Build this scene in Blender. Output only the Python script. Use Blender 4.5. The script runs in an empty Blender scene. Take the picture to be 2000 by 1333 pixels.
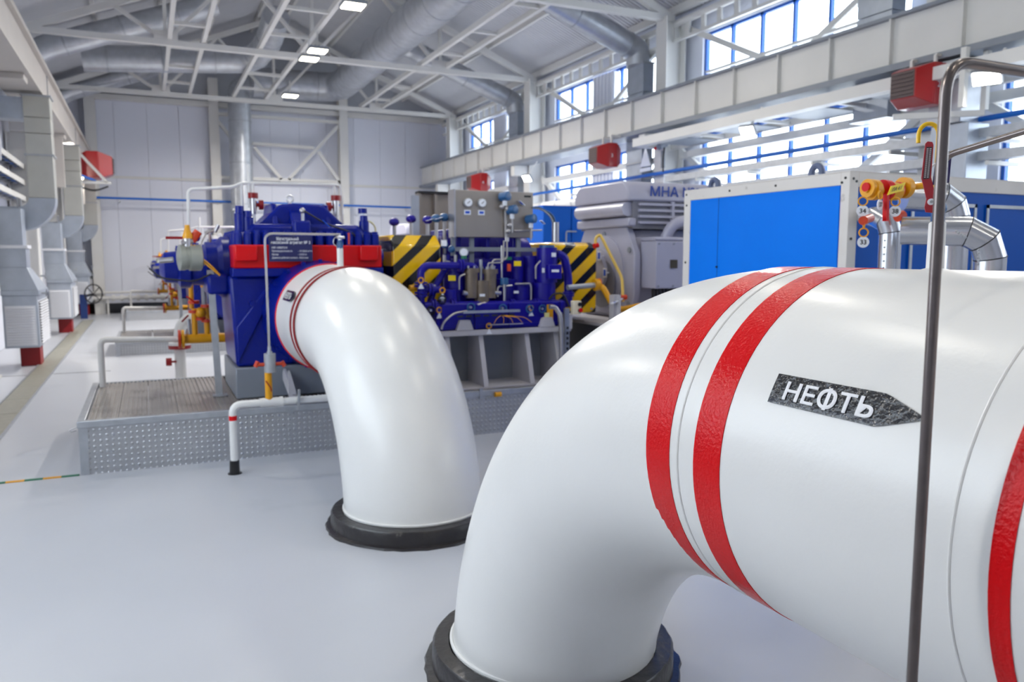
import bpy, bmesh, math, random
from mathutils import Vector, Matrix
random.seed(7)
PI = math.pi
C = bpy.context.scene.collection
SC = bpy.context.scene

# ---------------------------------------------------------------- camera, sky, exposure
cam_d = bpy.data.cameras.new('camera')
cam = bpy.data.objects.new('camera', cam_d); C.objects.link(cam)
cam.location = (0, 0, 1.6)
cam.rotation_euler = (math.radians(90-6.159), 0, math.radians(-24.736))
cam_d.sensor_width = 36; cam_d.lens = 27.774
cam_d.clip_start = .05; cam_d.clip_end = 200
cam_d.dof.use_dof = True; cam_d.dof.focus_distance = 1.75; cam_d.dof.aperture_fstop = 5.2
SC.camera = cam
SC.view_settings.view_transform = 'Standard'; SC.view_settings.look = 'None'
SC.view_settings.exposure = 0.0; SC.view_settings.gamma = 1.0
SC.view_settings.use_curve_mapping = False
W = bpy.data.worlds.new('sky'); SC.world = W; W.use_nodes = True
bg = W.node_tree.nodes['Background']
bg.inputs[0].default_value = (.89, .935, 1.0, 1); bg.inputs[1].default_value = 6.5
CEIL_LAMP_W = 62.0; SIDE_LAMP_W = 20.0
SC.cycles.max_bounces = 10; SC.cycles.diffuse_bounces = 6; SC.cycles.transparent_max_bounces = 12
SC.cycles.sample_clamp_indirect = 6.0
SC.cycles.use_denoising = True

# ---------------------------------------------------------------- helpers
def lin(c):
    c = c/255.0
    return c/12.92 if c <= .04045 else ((c+.055)/1.055)**2.4
def col(r, g, b): return (lin(r), lin(g), lin(b), 1)

MATS = {}
def mat(name, rgb, rough=.5, metal=0.0, bump=0.0, bscale=40.0, var=0.0, vscale=3.0, dirt=None, dscale=2.0, dmin=.6, dmax=.75, coat=0.0, spec=.5, stretch=None):
    """Procedural surface: a base colour varied by noise, optional wear in a second colour, fine relief."""
    m = bpy.data.materials.new(name); m.use_nodes = True
    nt = m.node_tree; N = nt.nodes; L = nt.links; b = N['Principled BSDF']
    b.inputs['Roughness'].default_value = rough; b.inputs['Metallic'].default_value = metal
    b.inputs['Specular IOR Level'].default_value = spec
    if coat: b.inputs['Coat Weight'].default_value = coat; b.inputs['Coat Roughness'].default_value = .08
    tc = N.new('ShaderNodeTexCoord'); vec = tc.outputs['Object']
    if stretch:
        mp = N.new('ShaderNodeMapping'); mp.inputs['Scale'].default_value = stretch
        L.new(vec, mp.inputs['Vector']); vec = mp.outputs['Vector']
    base = None
    n1 = N.new('ShaderNodeTexNoise'); n1.inputs['Scale'].default_value = vscale; n1.inputs['Detail'].default_value = 4
    L.new(vec, n1.inputs['Vector'])
    r1 = N.new('ShaderNodeValToRGB'); v = max(var, .02)
    c = col(*rgb); r1.color_ramp.elements[0].position = .3; r1.color_ramp.elements[1].position = .7
    r1.color_ramp.elements[0].color = (c[0]*(1-v), c[1]*(1-v), c[2]*(1-v), 1)
    r1.color_ramp.elements[1].color = (min(1, c[0]*(1+v)), min(1, c[1]*(1+v)), min(1, c[2]*(1+v)), 1)
    L.new(n1.outputs['Fac'], r1.inputs['Fac']); base = r1.outputs['Color']
    if dirt:
        n2 = N.new('ShaderNodeTexNoise'); n2.inputs['Scale'].default_value = dscale; n2.inputs['Detail'].default_value = 8
        L.new(vec, n2.inputs['Vector'])
        r2 = N.new('ShaderNodeValToRGB'); r2.color_ramp.elements[0].position = dmin; r2.color_ramp.elements[1].position = dmax
        L.new(n2.outputs['Fac'], r2.inputs['Fac'])
        mx = N.new('ShaderNodeMix'); mx.data_type = 'RGBA'
        L.new(r2.outputs['Color'], mx.inputs[0]); L.new(base, mx.inputs[6]); mx.inputs[7].default_value = col(*dirt)
        base = mx.outputs[2]
    L.new(base, b.inputs['Base Color'])
    if bump:
        n3 = N.new('ShaderNodeTexNoise'); n3.inputs['Scale'].default_value = bscale; n3.inputs['Detail'].default_value = 3
        L.new(vec, n3.inputs['Vector'])
        bp = N.new('ShaderNodeBump'); bp.inputs['Strength'].default_value = bump; bp.inputs['Distance'].default_value = .01
        L.new(n3.outputs['Fac'], bp.inputs['Height']); L.new(bp.outputs['Normal'], b.inputs['Normal'])
    MATS[name] = m
    return m

def mathn(nt, op, a, b=None):
    n = nt.nodes.new('ShaderNodeMath'); n.operation = op
    for i, x in enumerate((a, b)):
        if x is None: continue
        if isinstance(x, (int, float)): n.inputs[i].default_value = x
        else: nt.links.new(x, n.inputs[i])
    return n.outputs[0]

def emat(name, rgb, strength):
    m = bpy.data.materials.new(name); m.use_nodes = True
    b = m.node_tree.nodes['Principled BSDF']
    b.inputs['Base Color'].default_value = col(*rgb)
    b.inputs['Emission Color'].default_value = col(*rgb); b.inputs['Emission Strength'].default_value = strength
    return m

class MB:
    """Collects vertices and faces; build() links them as one mesh object."""
    def __init__(s): s.v = []; s.f = []
    def add(s, v, f):
        o = len(s.v); s.v += [tuple(p) for p in v]; s.f += [tuple(i+o for i in q) for q in f]; return s
    def box(s, x0, x1, y0, y1, z0, z1):
        if x0 > x1: x0, x1 = x1, x0
        if y0 > y1: y0, y1 = y1, y0
        if z0 > z1: z0, z1 = z1, z0
        return s.add([(x0,y0,z0),(x1,y0,z0),(x1,y1,z0),(x0,y1,z0),(x0,y0,z1),(x1,y0,z1),(x1,y1,z1),(x0,y1,z1)],
                     [(3,2,1,0),(4,5,6,7),(0,1,5,4),(1,2,6,5),(2,3,7,6),(3,0,4,7)])
    def bar(s, p, q, w, h=None, up=(0,0,1)):
        """a rectangular bar from p to q"""
        p = Vector(p); q = Vector(q); h = h or w; d = (q-p).normalized(); u = Vector(up)
        if abs(d.dot(u)) > .99: u = Vector((0,1,0))
        a = d.cross(u).normalized()*(w/2); b = a.cross(d).normalized()*(h/2)
        vs = []
        for e in (p, q): vs += [e-a-b, e+a-b, e+a+b, e-a+b]
        return s.add(vs, [(0,1,2,3)[::-1],(4,5,6,7),(0,1,5,4),(1,2,6,5),(2,3,7,6),(3,0,4,7)][:6])
    def prism(s, poly, axis, a0, a1):
        n = len(poly)
        def mk(p, a): return {'x': (a,p[0],p[1]), 'y': (p[0],a,p[1]), 'z': (p[0],p[1],a)}[axis]
        vs = [mk(p, a0) for p in poly]+[mk(p, a1) for p in poly]
        fs = [tuple(range(n))[::-1], tuple(range(n, 2*n))]+[(i, (i+1) % n, n+(i+1) % n, n+i) for i in range(n)]
        return s.add(vs, fs)
    def tube(s, pts, r, n=12, caps=True, r_list=None):
        pts = [Vector(p) for p in pts]
        if len(pts) < 2: return s
        T = []
        for i in range(len(pts)):
            a = pts[max(0, i-1)]; b = pts[min(len(pts)-1, i+1)]; T.append((b-a).normalized())
        u = Vector((0,0,1)) if abs(T[0].z) < .9 else Vector((0,1,0))
        u = (u-T[0]*u.dot(T[0])).normalized(); vs = []; fs = []
        for i, p in enumerate(pts):
            u = (u-T[i]*u.dot(T[i])).normalized(); w = T[i].cross(u); rr = r_list[i] if r_list else r
            for k in range(n):
                t = 2*PI*k/n; vs.append(p+u*(math.cos(t)*rr)+w*(math.sin(t)*rr))
        for i in range(len(pts)-1):
            for k in range(n):
                fs.append((i*n+k, i*n+(k+1) % n, (i+1)*n+(k+1) % n, (i+1)*n+k))
        if caps:
            fs.append(tuple(range(n))[::-1]); e = (len(pts)-1)*n; fs.append(tuple(range(e, e+n)))
        return s.add(vs, fs)
    def cyl(s, p, q, r, n=16, r2=None): return s.tube([p, q], r, n, True, [r, r if r2 is None else r2])
    def lathe(s, o, d, prof, n=24):
        """profile of (distance along d, radius)"""
        o = Vector(o); d = Vector(d).normalized()
        return s.tube_rings(o, d, prof, n)
    def tube_rings(s, o, d, prof, n):
        u = Vector((0,0,1)) if abs(d.z) < .9 else Vector((0,1,0)); u = (u-d*u.dot(d)).normalized(); w = d.cross(u); vs = []; fs = []
        for (t, r) in prof:
            for k in range(n):
                a = 2*PI*k/n; vs.append(o+d*t+u*(math.cos(a)*r)+w*(math.sin(a)*r))
        for i in range(len(prof)-1):
            for k in range(n): fs.append((i*n+k, i*n+(k+1) % n, (i+1)*n+(k+1) % n, (i+1)*n+k))
        fs.append(tuple(range(n))[::-1]); e = (len(prof)-1)*n; fs.append(tuple(range(e, e+n)))
        return s.add(vs, fs)
    def sphere(s, c, r, n=12, m=8, sz=1.0):
        c = Vector(c); prof = []
        for i in range(m+1):
            a = PI*i/m; prof.append((-math.cos(a)*r*sz, max(.0005, math.sin(a)*r)))
        return s.tube_rings(c, Vector((0,0,1)), prof, n)
    def torus(s, c, d, R, r, n=20, m=8, a0=0, a1=2*PI):
        c = Vector(c); d = Vector(d).normalized()
        u = Vector((0,0,1)) if abs(d.z) < .9 else Vector((0,1,0)); u = (u-d*u.dot(d)).normalized(); w = d.cross(u)
        full = abs(a1-a0-2*PI) < .01
        pts = [c+u*(math.cos(a0+(a1-a0)*i/n)*R)+w*(math.sin(a0+(a1-a0)*i/n)*R) for i in range(n+1)]
        return s.tube(pts, r, m, not full)
    def build(s, name, m, parent=None, smooth=35, bevel=0.0, loc=None):
        me = bpy.data.meshes.new(name); me.from_pydata(s.v, [], s.f)
        bm = bmesh.new(); bm.from_mesh(me); bmesh.ops.recalc_face_normals(bm, faces=bm.faces); bm.to_mesh(me); bm.free()
        me.materials.append(m)
        if smooth:
            me.shade_smooth(); me.set_sharp_from_angle(angle=math.radians(smooth))
        o = bpy.data.objects.new(name, me); C.objects.link(o)
        if bevel:
            b = o.modifiers.new('edge', 'BEVEL'); b.width = bevel; b.segments = 2; b.limit_method = 'ANGLE'; b.angle_limit = math.radians(40)
        if parent is not None: adopt(o, parent)
        return o

def base_of(o):
    m = Matrix.Translation(o.location)
    return (base_of(o.parent) @ o.matrix_parent_inverse @ m) if o.parent else m
def adopt(o, parent):
    o.parent = parent; o.matrix_parent_inverse = base_of(parent).inverted()
def thing(name, label, cat, loc=(0,0,0), group=None):
    o = bpy.data.objects.new(name, None); C.objects.link(o); o.location = loc; o.empty_display_size = .1
    o['label'] = label; o['category'] = cat
    if group: o['group'] = group
    return o
def struct(name, loc=(0,0,0)):
    o = bpy.data.objects.new(name, None); C.objects.link(o); o.location = loc; o['kind'] = 'structure'; return o
def tag(o, label, cat, group=None):
    o['label'] = label; o['category'] = cat
    if group: o['group'] = group
    return o
def structure(o): o['kind'] = 'structure'; return o
def dup(root, off, label=None, group=None, skip=()):
    """a copy of a thing with copies of its parts and sub-parts, moved by off"""
    r = root.copy(); C.objects.link(r); r.location = Vector(root.location)+Vector(off)
    if label: r['label'] = label
    if group: r['group'] = group
    for ch in list(root.children):
        if ch.name.split('.')[0] in skip: continue
        c = ch.copy(); C.objects.link(c); c.parent = r; c.matrix_parent_inverse = ch.matrix_parent_inverse
        for g in ch.children:
            d = g.copy(); C.objects.link(d); d.parent = c; d.matrix_parent_inverse = g.matrix_parent_inverse
    return r
def path(pts, rad=.05, n=6):
    """polyline with rounded corners"""
    pts = [Vector(p) for p in pts]; out = [pts[0]]
    for i in range(1, len(pts)-1):
        p, a, b = pts[i], pts[i-1], pts[i+1]
        da = (a-p); db = (b-p); r = min(rad, da.length*.49, db.length*.49)
        s = p+da.normalized()*r; e = p+db.normalized()*r
        for k in range(n+1):
            t = k/n; out.append(s*(1-t)**2+p*(2*t*(1-t))+e*t*t)
    out.append(pts[-1]); return out

_txt = {}
def text_mesh(s, size=1.0, bold=.0, align='LEFT'):
    """(verts, faces) of flat lettering in the x-y plane; bold thickens the strokes by laying the outline over itself"""
    bars = []
    if 'Ф' in s:                              # drawn as a ring with a stem
        for i, ch in enumerate(s):
            if ch == 'Ф':
                a = text_mesh(s[:i].replace('Ф', 'О') or '.', size)[0]; b_ = text_mesh(s[:i].replace('Ф', 'О')+'О', size)[0]
                x_ = max(p[0] for p in a); xs = [p[0] for p in b_ if p[0] > x_+.001]; bars.append(((min(xs)+max(xs))/2, max(p[1] for p in b_)))
        s = s.replace('Ф', 'О')
    cu = bpy.data.curves.new('lettering', 'FONT'); cu.body = s; cu.size = size; cu.align_x = align
    cu.resolution_u = 4
    o = bpy.data.objects.new('lettering', cu); C.objects.link(o)
    dg = bpy.context.evaluated_depsgraph_get()
    me = o.evaluated_get(dg).to_mesh()
    v0 = [tuple(p.co) for p in me.vertices]; f0 = [tuple(p.vertices) for p in me.polygons]
    o.evaluated_get(dg).to_mesh_clear(); bpy.data.objects.remove(o); bpy.data.curves.remove(cu)
    v = []; f = []; k = bold*size
    for q_, (dx, dy) in enumerate(((-k,-k),(k,-k),(k,k),(-k,k)) if bold else ((0,0),)):
        n = len(v); v += [(p[0]+dx, p[1]+dy, q_) for p in v0]; f += [tuple(i+n for i in q) for q in f0]
    for x_, h_ in bars:
        n = len(v); t_ = .05*size+k; v += [(x_-t_,-.07*size,0),(x_+t_,-.07*size,0),(x_+t_,h_+.06*size,0),(x_-t_,h_+.06*size,0)]; f.append((n,n+1,n+2,n+3))
    return v, f
def letters(s, size, place, m, parent, bold=.02, align='LEFT', width=None, name='lettering'):
    """lettering as a mesh part: place maps flat (x, y) to a point in the room"""
    v, f = text_mesh(s, size, bold, align)
    if width and v:
        w = max(p[0] for p in v)-min(p[0] for p in v); k = width/w; v = [(p[0]*k, p[1], p[2]) for p in v]
    o0 = Vector(place(0, 0)); nn = (Vector(place(.01, 0))-o0).cross(Vector(place(0, .01))-o0).normalized()
    mb = MB(); mb.add([Vector(place(p[0], p[1]))+nn*(.0003*p[2]) for p in v], f)
    return mb.build(name, m, parent, smooth=0)

# ---------------------------------------------------------------- materials
PAINT = mat('white_pipe_paint', (226,226,224), .28, bump=.05, bscale=60, var=.025, vscale=2.2, spec=.5)
FLOOR = mat('pale_epoxy_floor', (188,191,198), .30, bump=.03, bscale=9, var=.03, vscale=.7, dirt=(162,168,176), dscale=1.1, dmin=.62, dmax=.85)
PANEL = mat('white_wall_panel', (216,219,230), .5, var=.02, vscale=.6)
GABLE = mat('grey_white_gable', (176,180,188), .6, var=.03)
DECK = mat('roof_deck', (206,207,211), .55, var=.03)
STEEL = mat('white_steel_paint', (212,211,208), .45, var=.03, vscale=2)
BEIGE = mat('warm_grey_steel_paint', (190,184,178), .5, var=.04, vscale=2)
DUCT = mat('galvanised_duct', (186,190,196), .38, .6, var=.10, vscale=6)
DUCTD = mat('galvanised_box_duct', (176,184,196), .42, .55, var=.08, vscale=5)
CLAD = mat('aluminium_cladding', (206,208,214), .22, .95, bump=.06, bscale=14, var=.05)
STAIN = mat('stainless_panel', (158,150,142), .40, .55, bump=.02, bscale=30, var=.04, vscale=5)
TUBE = mat('stainless_tube', (118,110,108), .28, .85, var=.08, vscale=30)
TUBEW = mat('pale_steel_tube', (190,188,190), .3, .85, var=.05)
BLUE = mat('pump_blue_paint', (2,26,132), .28, bump=.16, bscale=45, var=.08, vscale=7, spec=.3)
VIOLET = mat('gearbox_blue_paint', (26,18,142), .30, bump=.10, bscale=45, var=.08, vscale=8, spec=.35)
SHADEBLUE = mat('shaded_blue_panel', (0,82,178), .45, var=.03, spec=.2)  # darker copy of the box blue, shade of its door side painted in
CABBLUE = mat('bright_blue_panel', (0,120,236), .5, bump=.02, bscale=12, var=.03, vscale=2, spec=.15)
CABWHITE = mat('worn_white_frame', (216,212,208), .5, var=.04, dirt=(128,118,110), dscale=9, dmin=.66, dmax=.78)
WINBLUE = mat('window_frame_blue', (0,84,172), .4)
PIPEBLUE = mat('air_line_blue', (0,98,192), .4)
RED = mat('gloss_red_tape', (208,0,10), .2, bump=.2, bscale=150, var=.05, vscale=4, spec=.2)
REDP = mat('red_paint', (206,6,16), .38, spec=.3, bump=.05, var=.06, vscale=5)
REDD = mat('dark_red_paint', (140,14,22), .4, var=.08)
RUST = mat('red_flange_paint', (196,58,22), .4, var=.15, vscale=30)
YEL = mat('yellow_pipe_paint', (224,158,14), .34, var=.08, vscale=10)
YELB = mat('bright_yellow', (248,218,10), .4)
BLACK = mat('black_paint', (22,22,24), .35, bump=.1, bscale=50, var=.15, vscale=8)
BITUMEN = mat('bitumen_collar', (40,38,40), .30, bump=.35, bscale=26, var=.25, vscale=9, dirt=(112,108,100), dscale=14, dmin=.68, dmax=.76)
DARK = mat('dark_rubber', (34,36,40), .6, var=.1)
NAVY = mat('navy_sign', (36,40,92), .4)
SIGNB = mat('black_sign_film', (22,24,32), .2, bump=.5, bscale=70, var=.3, vscale=25, coat=.4)
WHITE = mat('white_print', (235,236,240), .5)
GREY = mat('grey_machine_paint', (166,166,184), .36, bump=.03, var=.03, vscale=4, coat=.15)
GREYD = mat('grey_base_paint', (128,134,144), .45, var=.06, vscale=4)
RIBW = mat('light_grey_base_paint', (190,188,194), .45, var=.05, vscale=5)
ALU = mat('ribbed_aluminium', (170,166,162), .38, .7, var=.08, vscale=4, dirt=(112,104,100), dscale=3, dmin=.55, dmax=.8)
TRENCH = mat('pale_cover_plate', (156,154,142), .45, .2, bump=.3, bscale=60, var=.08, vscale=14)
ZINC = mat('zinc_steel', (176,180,186), .4, .6, var=.08, vscale=12)
BRONZE = mat('bronze_grey_filter', (122,110,98), .42, .5, var=.12, vscale=16)
LVENT = mat('white_louvre', (222,224,230), .4)
TEAL = mat('blue_instrument', (44,92,142), .35, var=.08, vscale=20)
TAGW = mat('white_tag', (232,236,244), .4)
TAGB = mat('blue_tag_print', (16,82,206), .4)
CABLE = mat('black_cable', (30,28,28), .5)
GREEN = mat('green_tape', (20,110,80), .5)
ORANGE = mat('orange_paint', (226,84,40), .45)
HEATER = mat('heater_red', (168,12,18), .3, var=.05, coat=.3)
GRILLE = mat('grille_dark', (92,76,74), .5)
LED = emat('led_lens', (255,244,214), 22.0)
LEDW = emat('led_lens_cool', (255,250,236), 24.0)

# clear glass of the windows
GLASS = bpy.data.materials.new('window_glass'); GLASS.use_nodes = True
_n = GLASS.node_tree; _n.nodes.clear()
_o = _n.nodes.new('ShaderNodeOutputMaterial'); _m = _n.nodes.new('ShaderNodeMixShader'); _t = _n.nodes.new('ShaderNodeBsdfTransparent'); _g = _n.nodes.new('ShaderNodeBsdfGlossy')
_w = _n.nodes.new('ShaderNodeLayerWeight'); _w.inputs[0].default_value = .5; _f = _n.nodes.new('ShaderNodeMath'); _f.operation = 'POWER'; _f.inputs[1].default_value = 5.0; _n.links.new(_w.outputs['Facing'], _f.inputs[0]); _g.inputs['Roughness'].default_value = .02; _t.inputs[0].default_value = (.93,.96,.97,1)
_n.links.new(_f.outputs[0], _m.inputs[0]); _n.links.new(_t.outputs[0], _m.inputs[1]); _n.links.new(_g.outputs[0], _m.inputs[2]); _n.links.new(_m.outputs[0], _o.inputs[0])

# yellow and black hazard paint of the coupling guards
HAZ = mat('hazard_stripes', (246,196,8), .22, coat=.4)
nt = HAZ.node_tree; b = nt.nodes['Principled BSDF']
tc = [n for n in nt.nodes if n.type == 'TEX_COORD'][0]
sp = nt.nodes.new('ShaderNodeSeparateXYZ'); nt.links.new(tc.outputs['Object'], sp.inputs[0])
t = mathn(nt, 'SUBTRACT', sp.outputs[0], mathn(nt, 'MULTIPLY', sp.outputs[2], 1.12))
t = mathn(nt, 'FRACT', mathn(nt, 'ADD', mathn(nt, 'DIVIDE', t, .262), 30.25)); t = mathn(nt, 'GREATER_THAN', t, .56)
mx = nt.nodes.new('ShaderNodeMix'); mx.data_type = 'RGBA'
src = b.inputs['Base Color'].links[0].from_socket
nt.links.new(t, mx.inputs[0]); nt.links.new(src, mx.inputs[6]); mx.inputs[7].default_value = col(20,18,18); nt.links.new(mx.outputs[2], b.inputs['Base Color'])

# five-bar tread plate of the platform skirts
TREAD = mat('tread_plate', (176,178,182), .36, .6, var=.06, vscale=5)
nt = TREAD.node_tree; b = nt.nodes['Principled BSDF']; tc = [n for n in nt.nodes if n.type == 'TEX_COORD'][0]
sp = nt.nodes.new('ShaderNodeSeparateXYZ'); nt.links.new(tc.outputs['Object'], sp.inputs[0])
hx = mathn(nt, 'ADD', sp.outputs[0], sp.outputs[1]); hz = sp.outputs[2]
u = mathn(nt, 'ADD', hx, hz); v = mathn(nt, 'SUBTRACT', hx, hz)
k = 2*PI/.082
su = mathn(nt, 'SINE', mathn(nt, 'MULTIPLY', u, k)); sv = mathn(nt, 'SINE', mathn(nt, 'MULTIPLY', v, k))
h = mathn(nt, 'MAXIMUM', mathn(nt, 'SUBTRACT', mathn(nt, 'MULTIPLY', su, sv), .25), 0)
bp = nt.nodes.new('ShaderNodeBump'); bp.inputs['Strength'].default_value = .5; bp.inputs['Distance'].default_value = .02
nt.links.new(h, bp.inputs['Height']); nt.links.new(bp.outputs['Normal'], b.inputs['Normal'])

# ---------------------------------------------------------------- the hall: floor, walls, roof
XL, XR, Y0, YB, EAVE, RIDGE, XM = -2.3, 9.04, -7.0, 24.75, 5.98, 8.33, 3.42
structure(MB().box(XL-.2, XR+.2, Y0-.2, YB+.2, -.15, 0).build('floor', FLOOR))
j = MB().box(XL, -.52, 12.27, 12.29, 0, .002); structure(j.build('floor_joint', DARK))
# covered drain channel along the left aisle
dr = struct('drain_channel', (-1.37, 14, 0))
for i in range(29):
    y = -4.69+i*.93
    MB().box(-1.49, -1.25, y, y+.915, .0, .014).build('cover_plate', TRENCH, dr, bevel=.003)
MB().box(-1.515, -1.495, -4.7, 22.3, 0, .016).box(-1.245, -1.225, -4.7, 22.3, 0, .016).build('channel_edge', ZINC, dr)

wb = struct('wall_back', (XM, YB, 0))
MB().box(XL-.2, XR+.2, YB+.06, YB+.25, 0, 5.9).prism([(XL-.2,5.9),(XR+.2,5.9),(XR+.2,6.0),(XM,RIDGE+.1),(XL-.2,6.0)], 'y', YB+.02, YB+.25).build('gable', GABLE, wb)
for i in range(14):
    x0 = XL+i*.83; x1 = min(x0+.825, XR)
    if x1-x0 < .1: continue
    for z0, z1 in ((.28, 3.73), (3.80, 5.86)):
        MB().box(x0, x1, YB, YB+.06, z0, z1).build('panel', PANEL, wb, bevel=.004)
MB().box(XL, XR, YB-.03, YB+.06, 3.73, 3.80).build('rail', STEEL, wb)
MB().box(XL, XR, YB-.02, YB+.06, 0, .28).build('plinth', mat('dark_plinth', (44,48,56), .6), wb)

wl = struct('wall_left', (XL, 8, 0))
ADDED_WIN = [(1.9, 6.12), (7.4, 11.62)]; LZ = ((1.5, 3.6), (4.5, 5.47))  # out-of-view windows, added for soft daylight on the pipes
for i in range(4):
    y0 = 12.2+i*3.14; y1 = min(y0+3.12, YB)
    for z0, z1 in ((0, 2.95), (2.97, 5.98)):
        MB().box(XL-.15, XL, y0, y1, z0, z1).build('panel', PANEL, wl, bevel=.008)
for ya, yb in ((Y0, -2.5), (-2.5, 1.5), (1.5, 6.8), (6.8, 12.2)):
    for z0, z1 in ((0, LZ[0][0]), (LZ[0][1], LZ[1][0]), (LZ[1][1], 5.98)): MB().box(XL-.15, XL, ya, yb-.01, z0, z1).build('panel', PANEL, wl, bevel=.008)
MB().box(XL-.15, XL, 7.4, 11.62, LZ[0][0], LZ[0][1]).build('panel', PANEL, wl, bevel=.008)
for ya, yb in ((Y0, -2.5), (-2.5, 1.9), (6.12, 7.4), (11.62, 12.2)):
    for z0, z1 in LZ: MB().box(XL-.15, XL, ya, yb, z0, z1).build('pier', PANEL, wl, smooth=0)
wf = struct('wall_front', (XM, Y0, 0))
for i in range(4):
    x0 = XL+i*2.84
    for z0, z1 in ((0, 2.98), (3.0, 5.98)): MB().box(x0, min(x0+2.82, XR), Y0-.15, Y0, z0, z1).build('panel', PANEL, wf, bevel=.008)
MB().prism([(XL,5.98),(XR,5.98),(XM,RIDGE)], 'y', Y0-.15, Y0).build('gable', GABLE, wf)
def glaze(name, P, u0, u1, z0, z1):
    """an added six light window, out of view; P maps (along, out, up) into the room"""
    w = struct(name, P((u0+u1)/2, .1, z0)); fr = MB(); t = .05
    def bx(a, b_, c, d, e, f):
        p, q = P(a, c, e), P(b_, d, f); fr.box(p[0], q[0], p[1], q[1], p[2], q[2])
    bx(u0, u1, .05, .12, z0, z0+t); bx(u0, u1, .05, .12, z1-t, z1)
    for i in range(7):
        u = min(max(u0+(u1-u0)*i/6, u0+t/2), u1-t/2); bx(u-t/2, u+t/2, .05, .12, z0, z1)
    fr.build('window_frame', WINBLUE, w, smooth=0)
    for i in range(6):
        p, q = P(u0+(u1-u0)*i/6+.02, .08, z0+.02), P(u0+(u1-u0)*(i+1)/6-.02, .086, z1-.02)
        MB().box(p[0], q[0], p[1], q[1], p[2], q[2]).build('pane', GLASS, w, smooth=0)
k = 11
for a, b_ in ADDED_WIN:
    for z0, z1 in (LZ if a < 5 else LZ[1:]): glaze('window_%d' % k, lambda u, o, z: (XL-o, u, z), a, b_, z0, z1); k += 1

# right wall with two rows of windows
WIN = [(-3.6, .62), (1.9, 6.12), (7.4, 11.62), (12.95, 17.17), (18.45, 22.67)]
wr = struct('wall_right', (XR, 8, 0))
MB().box(XR+.15, XR+.2, Y0, YB, 0, 2.33).build('outer_skin', PANEL, wr, smooth=0)
edges = [Y0]+[e for w in WIN for e in w]+[YB]
for z0, z1 in ((0, 1.2), (1.2, 2.35), (3.75, 4.25), (5.47, 5.98)):
    for i in range(len(WIN)):
        ya = Y0 if i == 0 else (WIN[i-1][1]+WIN[i][0])/2; yb = YB if i == len(WIN)-1 else (WIN[i][1]+WIN[i+1][0])/2
        MB().box(XR, XR+.18, ya, yb-.012, z0, z1-.006).build('panel', PANEL, wr, bevel=.006)
for z0, z1 in ((2.35, 3.75), (4.25, 5.47)):
    for i in range(0, len(edges), 2):
        MB().box(XR, XR+.18, edges[i], edges[i+1], z0-.006, z1).build('pier', PANEL, wr)
n = 0
for ya, yb in WIN:
    for z0, z1 in ((2.35, 3.75), (4.25, 5.47)):
        n += 1
        w = struct('window_%d' % n, (XR+.08, (ya+yb)/2, z0))
        fr = MB(); t = .045
        fr.box(XR+.05, XR+.12, ya, yb, z0, z0+t).box(XR+.05, XR+.12, ya, yb, z1-t, z1)
        for i in range(7):
            y = ya+(yb-ya)*i/6; y = min(max(y, ya+t/2), yb-t/2); fr.box(XR+.05, XR+.12, y-t/2, y+t/2, z0, z1)
        fr.build('window_frame', WINBLUE, w, smooth=0)
        for i in range(6):
            a = ya+(yb-ya)*i/6; c = ya+(yb-ya)*(i+1)/6
            MB().box(XR+.08, XR+.086, a+.02, c-.02, z0+.02, z1-.02).build('pane', GLASS, w, smooth=0)
        MB().box(XR-.02, XR+.05, ya-.03, yb+.03, z0-.03, z0).build('window_sill', WHITE, w)

# roof: two slopes of deck sheets on purlins
for side, nm in ((1, 'ceiling_right'), (-1, 'ceiling_left')):
    c = struct(nm, (XM+side*2.8, 8, 7)); xe = XR+.2 if side > 0 else XL-.2
    ze = EAVE; zr = RIDGE
    def rz(x): return zr+(ze-zr)*abs(x-XM)/abs(XR-XM)
    for i in range(29):
        y = Y0-.2+i*1.1; y1 = min(y+1.1, YB+.2)
        if y1 <= y: break
        d = MB(); k = 11
        # trapezoid ribs run down the slope
        for q in range(k):
            a = y+(y1-y)*q/k; b_ = y+(y1-y)*(q+.62)/k; e = y+(y1-y)*(q+1)/k
            d.add([(XM,a,zr),(xe,a,rz(xe)),(xe,b_,rz(xe)),(XM,b_,zr)], [(0,1,2,3)])
            d.add([(XM,b_,zr+.035),(xe,b_,rz(xe)+.035),(xe,e,rz(xe)+.035),(XM,e,zr+.035)], [(0,1,2,3)])
            d.add([(XM,b_,zr),(xe,b_,rz(xe)),(xe,b_,rz(xe)+.035),(XM,b_,zr+.035)], [(0,1,2,3)])
            d.add([(XM,e,zr),(xe,e,rz(xe)),(xe,e,rz(xe)+.035),(XM,e,zr+.035)], [(0,1,2,3)])
        d.build('roof_sheet', DECK, c, smooth=0)
    MB().add([(XM,Y0-.3,zr+.06),(xe,Y0-.3,rz(xe)+.06),(xe,YB+.3,rz(xe)+.06),(XM,YB+.3,zr+.06)], [(0,1,2,3)]).build('roof_cover', DECK, c, smooth=0)
    for i in range(5):
        x = XM+side*(.35+i*1.27); z = rz(x)
        MB().box(x-.035, x+.035, Y0, YB, z-.14, z).build('purlin', STEEL, c, smooth=0)

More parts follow.
